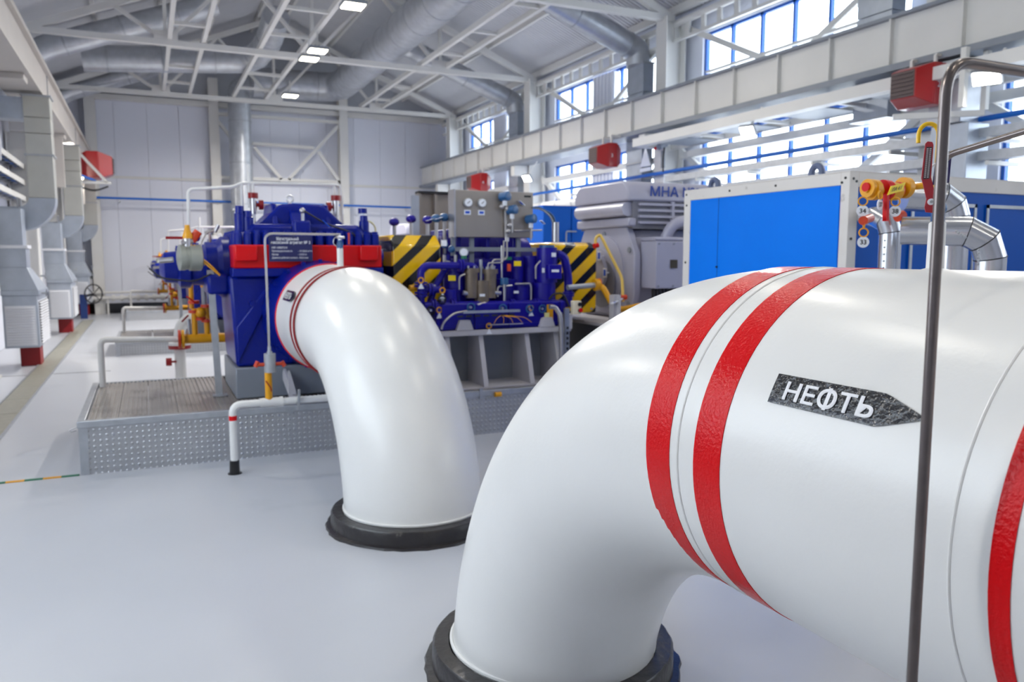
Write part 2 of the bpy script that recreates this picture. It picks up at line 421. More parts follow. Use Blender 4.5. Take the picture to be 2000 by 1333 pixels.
# columns, trusses, bracing
COLY = [1.1, 6.6, 12.1, 17.6, 23.1]
for i, y in enumerate(COLY+[-4.4]):
    for side, x0, x1 in (('right', 8.5, 8.92), ('left', -2.26, -1.84)):
        c = struct('column', ((x0+x1)/2, y, 0))
        ht_ = 5.8 if side == 'right' else 3.9
        MB().box(x0, x0+.02, y-.16, y+.16, 0, ht_).box(x1-.02, x1, y-.16, y+.16, 0, ht_).build('flange', STEEL, c, smooth=0)
        MB().box(x0+.02, x1-.02, y-.01, y+.01, 0, ht_).build('web', STEEL, c, smooth=0)
        MB().box(x0-.03, x1+.03, y-.2, y+.2, 0, .03).build('base_plate', STEEL, c, smooth=0)
        if side == 'right':
            MB().box(8.12, 8.5, y-.10, y+.10, 3.52, 3.765).build('corbel', STEEL, c, bevel=.01)
        else:
            MB().box(-2.2, -1.95, y-.12, y+.12, 3.9, 5.8).build('upper_post', STEEL, c, bevel=.01); MB().box(-1.84, -1.3, y-.18, y+.18, 3.82, 3.9).build('corbel', BEIGE, c, bevel=.01)
def topz(x): return 5.74+.418*(8.64-abs(x-XM)-XM) if True else 0
for y in [1.1, 6.6, 12.1, 17.6, 23.1, -4.4]:
    t = struct('roof_truss', (XM, y, 5.8))
    MB().box(-1.9, 8.74, y-.06, y+.06, 5.75, 5.86).build('bottom_chord', STEEL, t, smooth=0)
    xr = 8.64; zt = lambda x: 5.8+.418*(5.22-abs(x-XM))
    for s in (-1, 1):
        MB().bar((XM+s*5.22, y, 5.84), (XM, y, 5.84+.418*5.22), .10, .13).build('top_chord', STEEL, t, smooth=0)
    nodes = [-1.8, .55, 3.42, 6.3, 8.64]
    tops = [.55-.9, 2.0, 4.85, 7.3]
    for a, b_ in zip(nodes[:-1], tops):
        MB().bar((a, y, 5.83), (b_, y, zt(b_)), .07, .07).build('web_member', STEEL, t, smooth=0)
    for a, b_ in zip(nodes[1:], tops):
        MB().bar((a, y, 5.83), (b_, y, zt(b_)), .07, .07).build('web_member', STEEL, t, smooth=0)
    for a in nodes[1:-1]:
        MB().bar((a, y, 5.83), (a, y, zt(a)), .07, .07).build('web_member', STEEL, t, smooth=0)
        MB().box(a-.22, a+.22, y-.065, y-.05, 5.78, 6.02).build('gusset', STEEL, t, smooth=0)
# pairs of long rails with rungs riding on the bottom chords
for xa, xb in ((.62, 1.25), (2.35, 3.18), (5.85, 6.45)):
    r = struct('roof_bracing', ((xa+xb)/2, 8, 5.9))
    for x in (xa, xb):
        MB().box(x-.04, x+.04, Y0+.5, 23.3, 5.865, 5.965).build('rail', STEEL, r, smooth=0)
    y = -5.5
    while y < 23:
        MB().box(xa+.04, xb-.04, y-.035, y+.035, 5.88, 5.94).build('rung', STEEL, r, smooth=0); y += 1.83
# open eave beam with little posts
for nm, x in (('eave_beam_right', 8.78),):
    e = struct('eave_beam', (x, 10, 5.6))
    MB().cyl((x, Y0+.3, 5.72), (x, 24.3, 5.72), .06, 10).build('tube_rail', STEEL, e)
    MB().box(x-.03, x+.03, Y0+.3, 24.3, 5.40, 5.45).build('lower_rail', STEEL, e, smooth=0)
    y = -3.0
    while y < 24.2:
        MB().box(x-.02, x+.02, y-.05, y+.05, 5.45, 5.68).build('post', STEEL, e, smooth=0); y += .42
# crane beams
cr = struct('crane_beam', (8.3, 8, 4.1))
MB().box(8.16, 8.48, Y0+.3, 24.6, 3.84, 4.38).build('web', STEEL, cr, smooth=0)
MB().box(8.06, 8.50, Y0+.3, 24.6, 3.765, 3.84).build('bottom_flange', GREYD, cr, smooth=0)
MB().box(8.09, 8.50, Y0+.3, 24.6, 4.38, 4.42).build('top_flange', GREYD, cr, smooth=0)
MB().box(8.27, 8.33, Y0+.3, 24.6, 4.42, 4.48).build('crane_rail', GREYD, cr, smooth=0)
for i in range(31):
    y = -3.2+i*.92
    if y > 24.4: break
    MB().box(8.10, 8.16, y-.012, y+.012, 3.84, 4.38).build('stiffener', STEEL, cr, smooth=0)
cl = struct('crane_beam', (-1.45, 8, 4.15))
MB().box(-1.62, -1.28, Y0+.3, 24.6, 3.96, 4.38).build('web', BEIGE, cl, smooth=0)
MB().box(-1.72, -1.24, Y0+.3, 24.6, 3.90, 3.96).build('bottom_flange', BEIGE, cl, smooth=0)
MB().box(-1.68, -1.22, Y0+.3, 24.6, 4.38, 4.44).build('top_flange', BEIGE, cl, smooth=0)
for i in range(6):
    y = -2.0+i*5.5
    MB().box(-1.283, -1.27, y-.006, y+.006, 3.96, 4.38).build('web_joint', GREYD, cl, smooth=0)
MB().box(-2.02, -1.80, 5.0, 13.6, 3.62, 3.80).build('lower_beam', STEEL, cl, smooth=0)
# V bracing between the right columns
for ya, yb in ((1.1, 6.6), (6.6, 12.1), (12.1, 17.6), (17.6, 23.1)):
    b_ = struct('column_bracing', (8.84, (ya+yb)/2, 3)); ym = (ya+yb)/2
    for z0, z1 in ((3.5, 2.0), (5.65, 4.52)):
        MB().bar((8.85, yb-.16, z0), (8.85, ym+.25, z1), .07, .09).build('brace', STEEL, b_, smooth=0)
        MB().bar((8.85, ya+.16, z0), (8.85, ym-.25, z1), .07, .09).build('brace', STEEL, b_, smooth=0)
    MB().box(8.82, 8.88, ym-1.9, ym+1.9, 4.70, 4.74).build('tie', STEEL, b_, smooth=0)
    MB().box(8.80, 8.93, ya+.2, yb-.2, 3.33, 3.45).build('tie', STEEL, b_, smooth=0)
# end wall columns and their bracing
for x in (-1.2, 1.93, 5.62):
    c = struct('column', (x, 24.5, 0))
    MB().box(x-.13, x+.13, 24.38, 24.40, 0, 6.6).box(x-.13, x+.13, 24.68, 24.70, 0, 6.6).build('flange', STEEL, c, smooth=0)
    MB().box(x-.01, x+.01, 24.40, 24.68, 0, 6.6).build('web', STEEL, c, smooth=0)
e = struct('wall_bracing', (4.4, 24.45, 4.5))
for p, q in (((5.5,5.55),(3.95,3.85)), ((4.85,4.72),(5.5,3.8)), ((2.05,5.4),(2.9,4.3)), ((3.0,4.75),(3.75,3.85)), ((2.95,4.85),(4.72,4.82)), ((2.05,3.84),(5.5,3.84)), ((2.05,5.62),(5.5,5.62))):
    MB().bar((p[0],24.46,p[1]), (q[0],24.46,q[1]), .09, .09).build('brace', STEEL, e, smooth=0)
MB().box(-1.9, 8.9, 24.5, 24.7, 5.82, 5.96).build('ring_beam', STEEL, e, smooth=0)
# a white trunking under the crane beam in the near bay
tr = struct('service_trunking', (7.95, 8, 3.5))
MB().box(7.86, 8.03, 4.2, 12.0, 3.50, 3.64).build('channel', STEEL, tr, smooth=0)
for i in range(5):
    y = 4.9+i*1.45; MB().box(8.03, 8.7, y, y+.75, 3.50, 3.515).build('tray_plate', GREYD, tr, smooth=0)
    MB().box(7.9, 8.7, y-.2, y-.14, 3.515, 3.56).build('tray_bearer', STEEL, tr, smooth=0)
MB().box(8.66, 8.74, 4.2, 12.0, 3.50, 3.60).build('channel', STEEL, tr, smooth=0)

for y in (17.5, 23.0):
    hg = struct('beam_hanger', (-1.42, y, 3.2))
    MB().box(-1.50, -1.34, y-.06, y+.06, 2.9, 3.9).build('post', BEIGE, hg, smooth=0)
# ---------------------------------------------------------------- lamps
def lamp(name, label, loc, aim, watts, m, size=(.36, .15), group=None, hang=None):
    o = thing(name, label, 'lamp', loc, group)
    L = Vector(loc); d = Vector(aim).normalized()
    u = d.cross(Vector((0,0,1))) if abs(d.z) < .95 else Vector((1,0,0)); u.normalize(); v = d.cross(u).normalized()
    def slab(a, b_, s):
        mb = MB(); vs = []
        for t in (a, b_):
            for i, k in ((-1,-1),(1,-1),(1,1),(-1,1)): vs.append(L+d*t+u*(i*size[0]/2*s)+v*(k*size[1]/2*s))
        return mb.add(vs, [(0,3,2,1),(4,5,6,7),(0,1,5,4),(1,2,6,5),(2,3,7,6),(3,0,4,7)])
    slab(-.05, .0, 1.08).build('housing', GREYD, o, smooth=0)
    for k in range(5):
        t = -.4+.2*k; f = MB(); vs = []
        p = L+u*(t*size[0])
        f.bar(p-d*.05-v*size[1]*.45, p-d*.05+v*size[1]*.45, .012, .05, up=d); f.build('fin', GREYD, o, smooth=0)
    slab(.0, .012, .94).build('lens', m, o, smooth=0)
    if hang: MB().bar(L-d*.05, hang, .025).build('bracket', STEEL, o, smooth=0)
    la = bpy.data.lights.new(name+'_light', 'AREA'); la.shape = 'RECTANGLE'; la.size = size[0]*.9; la.size_y = size[1]*.9
    la.energy = watts; la.color = (1.0, .96, .90); la.spread = math.radians(165)
    lo = bpy.data.objects.new(name+'_light', la); C.objects.link(lo)
    q = d.to_track_quat('-Z', 'Y'); lo.rotation_mode = 'QUATERNION'; lo.rotation_quaternion = q; lo.location = L+d*.03
    lo.parent = o; lo.matrix_parent_inverse = Matrix.Translation(-L)
    return o
cl_far = ['left', 'right']
cl_pos = [(3.13, 12.75, 5.5), (3.16, 15.75, 5.5), (3.13, 16.45, 5.5), (3.39, 20.35, 5.5), (3.2, 9.0, 5.5), (3.2, 5.5, 5.5), (3.2, 2.0, 5.5), (3.2, -1.5, 5.5), (3.2, -5, 5.5),
          (6.2, 9.0, 5.6), (6.2, 4.0, 5.6), (6.2, -1.0, 5.6), (.9, 9.0, 5.6), (.9, 4.0, 5.6), (.9, -1.0, 5.6)]
cl_lab = ['bright ceiling lamp nearest the camera, at the top edge of the picture', 'upper of the two ceiling lamps hanging close together at the near truss', 'lower of the two ceiling lamps hanging close together below the truss', 'farthest ceiling lamp, hanging lowest beside the long metal rail']
NEARLAMP = ['middle row before the near truss', 'middle row above the second pipe', 'middle row above the camera', 'middle row behind the camera', 'middle row at the far end behind the camera', 'right row above the blue box', 'right row above the near pipe', 'right row behind the camera', 'left row above the nearest platform', 'left row over the aisle', 'left row behind the camera']
for i, p in enumerate(cl_pos):
    lamp('ceiling_lamp', cl_lab[i] if i < 4 else 'ceiling lamp out of view, %s' % NEARLAMP[i-4], p, (0, 0, -1), CEIL_LAMP_W*(3.6 if p[1] > 12 else .24), LED, (.34, .34), 'ceiling lamps under the roof rails', (p[0], p[1], 5.87))
rl = [((7.86, 9.05, 3.36), 'small bright lamp hanging under the white trunking before the big windows'), ((7.86, 16.26, 3.33), 'round glowing lamp under the crane beam above the control panel'),
      ((7.80, 13.1, 3.30), 'small warm lamp beside the red heater under the crane beam'), ((7.85, 5.5, 3.40), 'large bright lamp under the crane beam beside the nearest red heater')]
for i, (p, lb) in enumerate(rl):
    lamp('wall_lamp', lb, p, (-.75, -.35, -.75), SIDE_LAMP_W, LEDW, (.26, .15) if i == 3 else (.2, .16) if i != 2 else (.10, .08), 'lamps under the crane beams', (8.12, p[1], 3.72))
for p, lb in (((-1.42, 19.4, 3.76), 'upper of the two warm lamps under the left crane beam'), ((-1.40, 22.8, 3.58), 'lower of the two warm lamps under the left crane beam'), ((-1.5, 8.0, 3.6), 'left wall lamp out of view beside the nearest platform'), ((-1.5, 2.0, 3.6), 'left wall lamp out of view level with the nearest pipe')):
    lamp('wall_lamp', lb, p, (.6, -.6, -.6), SIDE_LAMP_W, LED, (.2, .16), 'lamps under the crane beams', (-1.5, p[1], 3.93))

# ---------------------------------------------------------------- the two big oil pipes
def elbow_rings(X, Y, r, R, zb, yaw, end, out=None, seg=48, nring=96, flare=None):
    """rings of a riser that bends over; yaw is the heading of the level run, end its length"""
    cl = []; z0 = 0.0
    t0 = math.asin(max(0, -zb)/R) if zb < 0 else 0
    if zb > 0: cl.append((0, 0.0, 0, 1))
    for i in range(seg+1):
        t = t0+(PI/2-t0)*i/seg; cl.append((R*(1-math.cos(t)), zb+R*math.sin(t), math.sin(t), math.cos(t)))
    for i in range(1, 9): cl.append((R+end*i/8, zb+R, 1, 0))
    return cl
def elbow_point(X, Y, yaw, c, r, a):
    l, z, tl, tz = c; nl, nz = -tz, tl
    ca, sa = math.cos(a), math.sin(a)
    L = l+nl*r*ca; Z = z+nz*r*ca; s = r*sa
    return (X+L*math.sin(yaw)+s*math.cos(yaw), Y+L*math.cos(yaw)-s*math.sin(yaw), Z)
def elbow_mesh(X, Y, r, R, zb, yaw, end, n=96):
    cl = elbow_rings(X, Y, r, R, zb, yaw, end); mb = MB(); vs = []; fs = []
    for c in cl:
        for k in range(n): vs.append(elbow_point(X, Y, yaw, c, r, 2*PI*k/n))
    for i in range(len(cl)-1):
        for k in range(n): fs.append((i*n+k, i*n+(k+1) % n, (i+1)*n+(k+1) % n, (i+1)*n+k))
    return mb.add(vs, fs), cl
def seam_on(X, Y, r, R, zb, yaw, end, ang, w=.006, h=.0015):
    """a low weld bead running along the bend at ring angle ang"""
    cl = elbow_rings(X, Y, r, R, zb, yaw, end); mb = MB()
    pts = [elbow_point(X, Y, yaw, c, r, ang) for c in cl]
    return mb.tube(pts, w, 6)
def band_y(X, Z, r, y0, y1, th=.0015, n=96):
    """a ring of tape round a level pipe along y"""
    mb = MB(); prof = [(0, r-.004), (0, r+th), (y1-y0, r+th), (y1-y0, r-.004)]
    o = Vector((X, y0, Z)); vs = []; fs = []
    for t, q in prof:
        for k in range(n):
            a = 2*PI*k/n; vs.append((X+math.cos(a)*q, y0+t, Z+math.sin(a)*q))
    for i in range(3):
        for k in range(n): fs.append((i*n+k, i*n+(k+1) % n, (i+1)*n+(k+1) % n, (i+1)*n+k))
    return mb.add(vs, fs)
def cyl_place(X, Z, r, side=-1):
    """maps (distance along -y from a start, angle in degrees) onto a level pipe's flank"""
    def f(y, ang):
        a = math.radians(ang); return (X+side*math.cos(a)*r, y, Z+math.sin(a)*r)
    return f
def arrow_sign(X, Z, r, ystart, yshould, ytip, a0, a1, parent, tx):
    P = cyl_place(X, Z, r+.0022); mb = MB(); n = 22; m = 8; vs = []; fs = []; am = (a0+a1)/2
    for i in range(n+1):
        y = ystart+(ytip-ystart)*i/n
        k = 1 if y >= yshould else max(.0, (y-ytip)/(yshould-ytip))
        for q in range(m+1):
            a = am+(a0-am+(a1-a0)*q/m)*k; vs.append(P(y, a))
    for i in range(n):
        for q in range(m): fs.append((i*(m+1)+q, i*(m+1)+q+1, (i+1)*(m+1)+q+1, (i+1)*(m+1)+q))
    mb.add(vs, fs); s = mb.build('arrow_sign', SIGNB, parent, smooth=0)
    for p in s.data.polygons: p.use_smooth = True
    s['label'] = 'black arrow sign'
    P2s = [cyl_place(X, Z, r+.0034+.0003*q) for q in range(4)]
    v, f = text_mesh(tx, 1.0, .016)
    w = max(p[0] for p in v); h = max(p[1] for p in v)
    pad = .12*(ystart-yshould); run = (ystart-yshould)-pad*1.35
    lo = a0+(a1-a0)*.19; hi = a0+(a1-a0)*.83
    tm = MB(); tm.add([P2s[int(p[2])](ystart-pad-run*p[0]/w, lo+(hi-lo)*p[1]/h) for p in v], f)
    t = tm.build('lettering', WHITE, s, smooth=0); return s

BX, BY, BR, BBR, BZB = 1.403, 2.673, .396, 1.311, -.134
BZ = BZB+BBR
pb = thing('oil_pipe', 'nearest big white pipe bending up from the floor, with red bands and black НЕФТЬ arrow', 'pipe', (BX, BY, 0), 'big white oil pipes')
m_, clB = elbow_mesh(BX, BY, BR, BBR, BZB, PI, 4.6); m_.build('elbow', PAINT, pb, smooth=60)
seam_on(BX, BY, BR, BBR, BZB, PI, .0, math.radians(-60), .0022).build('weld_seam', PAINT, pb)
for y0, y1, lb in ((1.374, 1.460, None), (1.209, 1.291, None), (.628, .658, None), (-.55, -.46, None)):
    band_y(BX, BZ, BR, y0, y1).build('red_band', RED, pb, smooth=40)
MB().torus((BX, 1.346, BZ), (0,1,0), BR-.0005, .0030, 96, 6).build('weld_seam', PAINT, pb)
MB().torus((BX, .716, BZ), (0,1,0), BR-.0005, .0026, 96, 6).build('weld_seam', PAINT, pb)
arrow_sign(BX, BZ, BR, 1.115, .877, .792, 22.7, 31.0, pb, 'НЕФТЬ')
def collar(x, y, r, parent, seed):
    rnd = random.Random(seed)
    m = MB(); n = 72; prof = [(0.0, r+.098), (.012, r+.093), (.018, r+.070), (.085, r+.066), (.095, r+.058), (.098, r+.004), (.06, r-.006)]
    vs = []; fs = []
    wob = [rnd.uniform(-.004, .004) for _ in range(n)]
    for z, q in prof:
        for k in range(n):
            a = 2*PI*k/n; w = wob[k]*(1.6 if z < .015 else .5); vs.append((x+math.cos(a)*(q+w), y+math.sin(a)*(q+w), z))
    for i in range(len(prof)-1):
        for k in range(n): fs.append((i*n+k, i*n+(k+1) % n, (i+1)*n+(k+1) % n, (i+1)*n+k))
    return m.add(vs, fs).build('floor_collar', BITUMEN, parent, smooth=40)
cb = collar(BX, BY-.01, BR+.012, pb, 3); cb['label'] = 'black bitumen collar at the floor'
MB().cyl((1.34,.86,0),(1.34,.86,.80),.032,16).cyl((1.34,.86,0),(1.34,.86,.012),.07,16).build('support_post', PAINT, pb)
MB().torus((BX, BY-.012, .104), (0,0,1), BR+.004, .009, 72, 6).build('sealing_bead', PAINT, pb)

AX, AY, AR, ABR, AZB, AYAW = 1.412, 4.489, .414, 1.132, -.03, -.058
pa = thing('oil_pipe', 'second white pipe, curving up from the floor into the red-banded blue pump', 'pipe', (AX, AY, 0), 'big white oil pipes')
m_, clA = elbow_mesh(AX, AY, AR, ABR, AZB, AYAW, .02); m_.build('elbow', PAINT, pa, smooth=60)
seam_on(AX, AY, AR, ABR, AZB, AYAW, .0, math.radians(-212), .0022).build('weld_seam', PAINT, pa)
AEX = AX+(ABR+.02)*math.sin(AYAW); AEY = AY+(ABR+.02)*math.cos(AYAW); AZ = AZB+ABR
# straight flared piece between the bend and the pump flange
MB().tube_rings(Vector((AEX, AEY-.02, AZ)), Vector((-.015,1,0)).normalized(), [(0, AR), (.3, AR+.001), (.62, AR+.010), (.80, AR+.015)], 96).build('reducer', PAINT, pa, smooth=60)
for y in (5.66, 5.80):
    MB().torus((AEX-.01, y, AZ), (0,1,0), AR+.001, .008, 96, 6).build('red_line', REDD, pa)
MB().torus((AEX-.01, 6.40, AZ), (0,1,0), AR+.017, .008, 96, 6).build('red_line', REDP, pa)
MB().torus((AEX-.01, 5.73, AZ), (0,1,0), AR+.0005, .005, 96, 6).build('weld_seam', PAINT, pa)
arrow_sign(AEX-.012, AZ, AR+.007, 6.30, 5.96, 5.86, 22.5, 34.0, pa, 'НЕФТЬ')
ca = collar(AX, AY, AR+.012, pa, 5); ca['label'] = 'black bitumen collar at the floor'
MB().torus((AX, AY, .104), (0,0,1), AR+.004, .009, 72, 6).build('sealing_bead', PAINT, pa)
# nozzle and valve on top of the second pipe
MB().cyl((1.36, 6.12, 1.48), (1.36, 6.12, 1.66), .024, 14).build('nozzle', PAINT, pa)
va = thing('needle_valve', 'small blue and steel needle valve standing on the second white pipe', 'valve', (1.36, 6.12, 1.66), None)
MB().cyl((1.36,6.12,1.655), (1.36,6.12,1.70), .026, 6).cyl((1.36,6.12,1.70), (1.36,6.12,1.72), .018, 12).build('body', TEAL, va)
MB().cyl((1.36,6.12,1.72), (1.36,6.12,1.755), .016, 6).cyl((1.36,6.12,1.755), (1.36,6.12,1.77), .01, 10).cyl((1.33,6.08,1.74), (1.39,6.10,1.74), .010, 10).build('fitting', TUBEW, va)
MB().tube(path([(1.335,6.10,1.75), (1.305,6.08,1.73), (1.30,6.08,1.69), (1.335,6.10,1.67)], .02), .004, 8).build('bypass_tube', TUBEW, va)

# thin steel tube arch from that valve down to the white stand beside it
ta = thing('impulse_tube', 'thin steel tube arching over in front of the navy sign', 'tube', (.80, 6.04, .90))
MB().tube(path([(.80,6.04,.905), (.795,6.04,1.763), (1.36,6.12,1.763)], .06, 8), .009, 10).build('tube', TUBEW, ta)
MB().cyl((.80,6.04,.885), (.80,6.04,.93), .014, 6).build('union_nut', ZINC, ta)
st = thing('drain_stand', 'white drain pipe stand with a black foot, red band and yellow riser', 'pipe', (.525, 6.03, 0))
MB().tube(path([(.525,6.03,.05), (.525,6.03,.515), (1.55,6.03,.515)], .07, 8), .027, 16).build('pipe', PAINT, st)
MB().tube_rings(Vector((.525,6.03,0)), Vector((0,0,1)), [(0,.05),(.006,.05),(.008,.037),(.10,.034),(.10,.028)], 20).build('foot', BLACK, st)
MB().cyl((.525,6.03,.40), (.525,6.03,.435), .0285, 16).build('red_band', REDP, st)
MB().cyl((.72,6.03,.515), (.86,6.03,.515), .034, 16).cyl((.86,6.03,.515), (.885,6.03,.515), .038, 16).build('tee', PAINT, st)
MB().cyl((.785,6.03,.53), (.785,6.03,.80), .026, 16).build('riser', YEL, st)
MB().cyl((.80,6.03,.74), (.80,6.03,.88), .042, 20).cyl((.80,6.03,.88), (.80,6.03,.895), .02, 12).build('pressure_pot', ZINC, st)
MB().cyl((.70,6.03,.80), (.90,6.03,.80), .013, 10).cyl((.695,6.03,.785), (.715,6.03,.825), .016, 8).cyl((.885,6.03,.815), (.905,6.03,.78), .016, 8).build('plug', RUST, st)
MB().bar((.99,5.99,.45), (1.0,5.99,.60), .014, .03).bar((.99,6.0,.5), (.99,6.07,.5), .02).build('clamp', ZINC, st)
MB().tube(path([(.762,6.0,.68), (.775,5.99,.66), (.80,6.0,.62), (.80,6.02,.585)], .02), .005, 6).build('wire', REDD, st)

# ---------------------------------------------------------------- steel tubes in front of the near pipe
tb = thing('impulse_tube', 'tall dark steel tube standing in front of the nearest white pipe', 'tube', (.93, .705, 0))
MB().tube(path([(.93,.705,0), (.93,.705,1.846), (1.9,.705,1.846)], .045, 10), .0072, 16).build('tube', TUBE, tb)
MB().tube_rings(Vector((.93,.705,0)), Vector((0,0,1)), [(0,.02),(.006,.02),(.008,.012),(.05,.011)], 16).build('foot', REDD, tb)
MB().cyl((.93,.705,.93), (.93,.705,.96), .0095, 6).build('union_nut', REDD, tb)
# ball valve on the crown of the near pipe
VX, VY = 1.403, 1.065
vb = thing('ball_valve', 'red lever ball valve on a white stub on top of the nearest pipe', 'valve', (VX, VY, 1.57))
MB().tube_rings(Vector((VX,VY,1.562)), Vector((0,0,1)), [(0,.033),(.010,.029),(.014,.0165),(.100,.0155),(.104,.012)], 24).build('stub', PAINT, vb)
MB().cyl((VX,VY,1.664), (VX,VY,1.684), .0125, 8).sphere((VX,VY,1.692), .0155, 16, 10).cyl((VX,VY,1.70), (VX,VY,1.725), .0115, 8).build('body', TEAL, vb)
K = .60
pl = [(-.008,-.03),(.012,-.032),(.022,-.012),(.022,.012),(.010,.045),(.002,.072),(.004,.165),(.000,.174),(-.014,.176),(-.020,.170),(-.026,.070),(-.020,.052),(-.008,.010),(-.012,-.014)]
# a flat lever standing up, its face turned to the hall's left side
o_ = Vector((VX-.031,VY-.002,1.703)); ux = Vector((.80,-.60,0)).normalized(); un = Vector((-.6,-.8,0))
pl = [(a*K, b_*K*1.08) for a, b_ in pl]
vs = [o_+ux*p[0]+Vector((0,0,p[1])) for p in pl]+[o_+ux*p[0]+Vector((0,0,p[1]))+un*.003 for p in pl]
n_ = len(pl); lv = MB(); lv.add(vs, [tuple(range(n_))[::-1], tuple(range(n_, 2*n_))]+[(i,(i+1)%n_,n_+(i+1)%n_,n_+i) for i in range(n_)])
le = lv.build('lever', mat('lever_red', (164,44,54), .4, var=.06, vscale=20), vb, smooth=0); le['label'] = 'red lever with a printed plate'
lp = MB(); q = [(-.022,.066),(-.003,.068),(.000,.160),(-.0165,.160)]
lp.add([o_+ux*p[0]*K+Vector((0,0,p[1]*K*1.08))+un*.0038 for p in q], [(0,1,2,3)]); lp.build('lever_plate', mat('lever_plate_grey', (70,60,66), .5), le, smooth=0)
PP = mat('plate_print', (206,200,204), .6)
for k in range(2):
    f = MB()
    for i in range(15):
        z0 = (.071+i*.0058)*K*1.08; x0 = (-.0195+.0085*k+i*.00025)*K; f.add([o_+ux*(x0+a*K)+Vector((0,0,z0+b_*K))+un*.0043 for a, b_ in ((0,0),(.0055,.0005),(.0055,.0034),(0,.003))], [(0,1,2,3)])
    s_ = f.build('plate_print', PP, le, smooth=0); s_['kind'] = 'stuff'
MB().cyl(o_+ux*.003+un*.002, o_+ux*.003+un*.007, .0062, 16).build('nut', TAGW, le)
MB().cyl(o_+ux*.003+un*.007, o_+ux*.003+un*.009, .003, 6).build('stem', ZINC, le)
# second steel tube leaves the valve and runs back overhead
tc_ = thing('impulse_tube', 'thin steel tube curving off to the right behind the tall dark tube', 'tube', (VX,VY,1.73))
MB().tube(path([(VX,VY,1.726), (VX,VY,1.79), (1.41,.86,1.826), (1.44,.30,1.868)], .06, 8), .0062, 12).build('tube', TUBE, tc_)
# yellow hook and navy tag hung on the valve
hk = thing('hook', 'yellow plastic coated hook above the red valve lever', 'hook', (VX-.02, VY, 1.8))
a_ = Vector((.80,-.60,0)).normalized(); hc = Vector((VX,VY,1.838))-a_*.013+Vector((.02,.03,0))
pts = [hc+a_*(-.018)+Vector((0,0,-.016))]+[hc+a_*(-math.cos(t)*.018)+Vector((0,0,math.sin(t)*.021)) for t in [PI*i/12 for i in range(13)]]+[hc+a_*.018+Vector((0,0,-z)) for z in (.02,.05,.08,.13)]
MB().tube(pts, .0042, 12).build('rod', mat('hook_yellow', (226,182,22), .3, var=.05), hk)
ng = thing('tag', 'dark blue tag with a white curl hanging behind the red lever', 'tag', (VX, VY, 1.77))
p0 = Vector((VX,VY,1.738))+a_*.004+Vector((.012,.016,0))
MB().add([p0+a_*x+Vector((0,0,z))+un*d for d in (0,.002) for x, z in ((-.012,0),(.018,.004),(.020,.066),(-.008,.056))], [(0,1,2,3),(4,7,6,5),(0,4,5,1),(1,5,6,2),(2,6,7,3),(3,7,4,0)]).build('plate', mat('tag_navy', (44,38,92), .45), ng, smooth=0)
MB().torus(p0-a_*.006+Vector((0,0,.030))+un*.003, un, .011, .002, 14, 6, -1.0, 1.6).build('curl_print', WHITE, ng)

# ---------------------------------------------------------------- insulated silver pipes behind the near pipe
def mitre(name, label, pts, r, group, bands=()):
    o = thing(name, label, 'pipe', (pts[0][0], pts[0][1], 0), group)
    # mitred elbows: every straight run and every segment of a bend is a sheet of its own
    P = [Vector(p) for p in pts]
    for i in range(len(P)-1):
        T0 = (P[i+1]-P[i]).normalized()
        ta_ = T0 if i == 0 else ((P[i]-P[i-1]).normalized()+T0).normalized()
        tb_ = T0 if i == len(P)-2 else ((P[i+2]-P[i+1]).normalized()+T0).normalized()
        u = Vector((0,0,1)) if abs(T0.z) < .9 else Vector((0,1,0)); u = (u-T0*u.dot(T0)).normalized(); w = T0.cross(u)
        n = 28; vs = []; fs = []
        for p, tt in ((P[i], ta_), (P[i+1], tb_)):
            for k in range(n):
                a = 2*PI*k/n; q = u*(math.cos(a)*r)+w*(math.sin(a)*r)
                q = q-T0*(q.dot(tt)/T0.dot(tt)); vs.append(p+q)
        for k in range(n): fs.append((k, (k+1) % n, n+(k+1) % n, n+k))
        fs.append(tuple(range(n))[::-1]); fs.append(tuple(range(n, 2*n)))
        s = MB(); s.add(vs, fs); s.build('cladding', CLAD, o, smooth=30)
        b = MB(); vs2 = []
        for dd in (-.002, .002):
            for k in range(n):
                a = 2*PI*k/n; q = u*(math.cos(a)*(r+.0018))+w*(math.sin(a)*(r+.0018)); q = q-T0*(q.dot(tb_)/T0.dot(tb_)); vs2.append(P[i+1]+q+T0*dd)
        b.add(vs2, [(k, (k+1) % n, n+(k+1) % n, n+k) for k in range(n)]); b.build('seam', DARK, o, smooth=30)
    for c, d in bands:
        r_ = MB()
        c = Vector(c); d = Vector(d)
        for i in range(5): r_.sphere(c+d*i, .005, 8, 6)
        r_.build('rivet', ZINC, o)
    return o
SX = 2.72
mitre('insulated_pipe', 'short silver insulated pipe elbow nearest the bright blue box', [(3.856,3.400,1.828), (3.159,2.720,1.784), (3.069,2.580,1.748), (3.077,2.570,1.704), (3.083,2.570,0.000)], .048, 'silver insulated pipes', [((2.961,2.500,1.667), (0,0,-.03))])
mitre('insulated_pipe', 'large silver insulated pipe crossing right and bending down with riveted elbow', [(2.956,2.410,1.707), (3.083,2.200,1.699), (3.134,2.160,1.663), (3.162,2.150,1.590), (3.168,2.150,0.000)], .060, 'silver insulated pipes', [((2.918,2.130,1.697), (.014,0,-.006)), ((2.973,2.070,1.624), (.0,0,-.014))])
mitre('insulated_pipe', 'silver insulated pipe farthest back, hidden behind the red valve lever', [(3.616,2.950,1.912), (3.772,2.860,1.903), (3.831,2.840,1.861), (3.847,2.830,1.800), (3.851,2.830,0.000)], .078, 'silver insulated pipes')

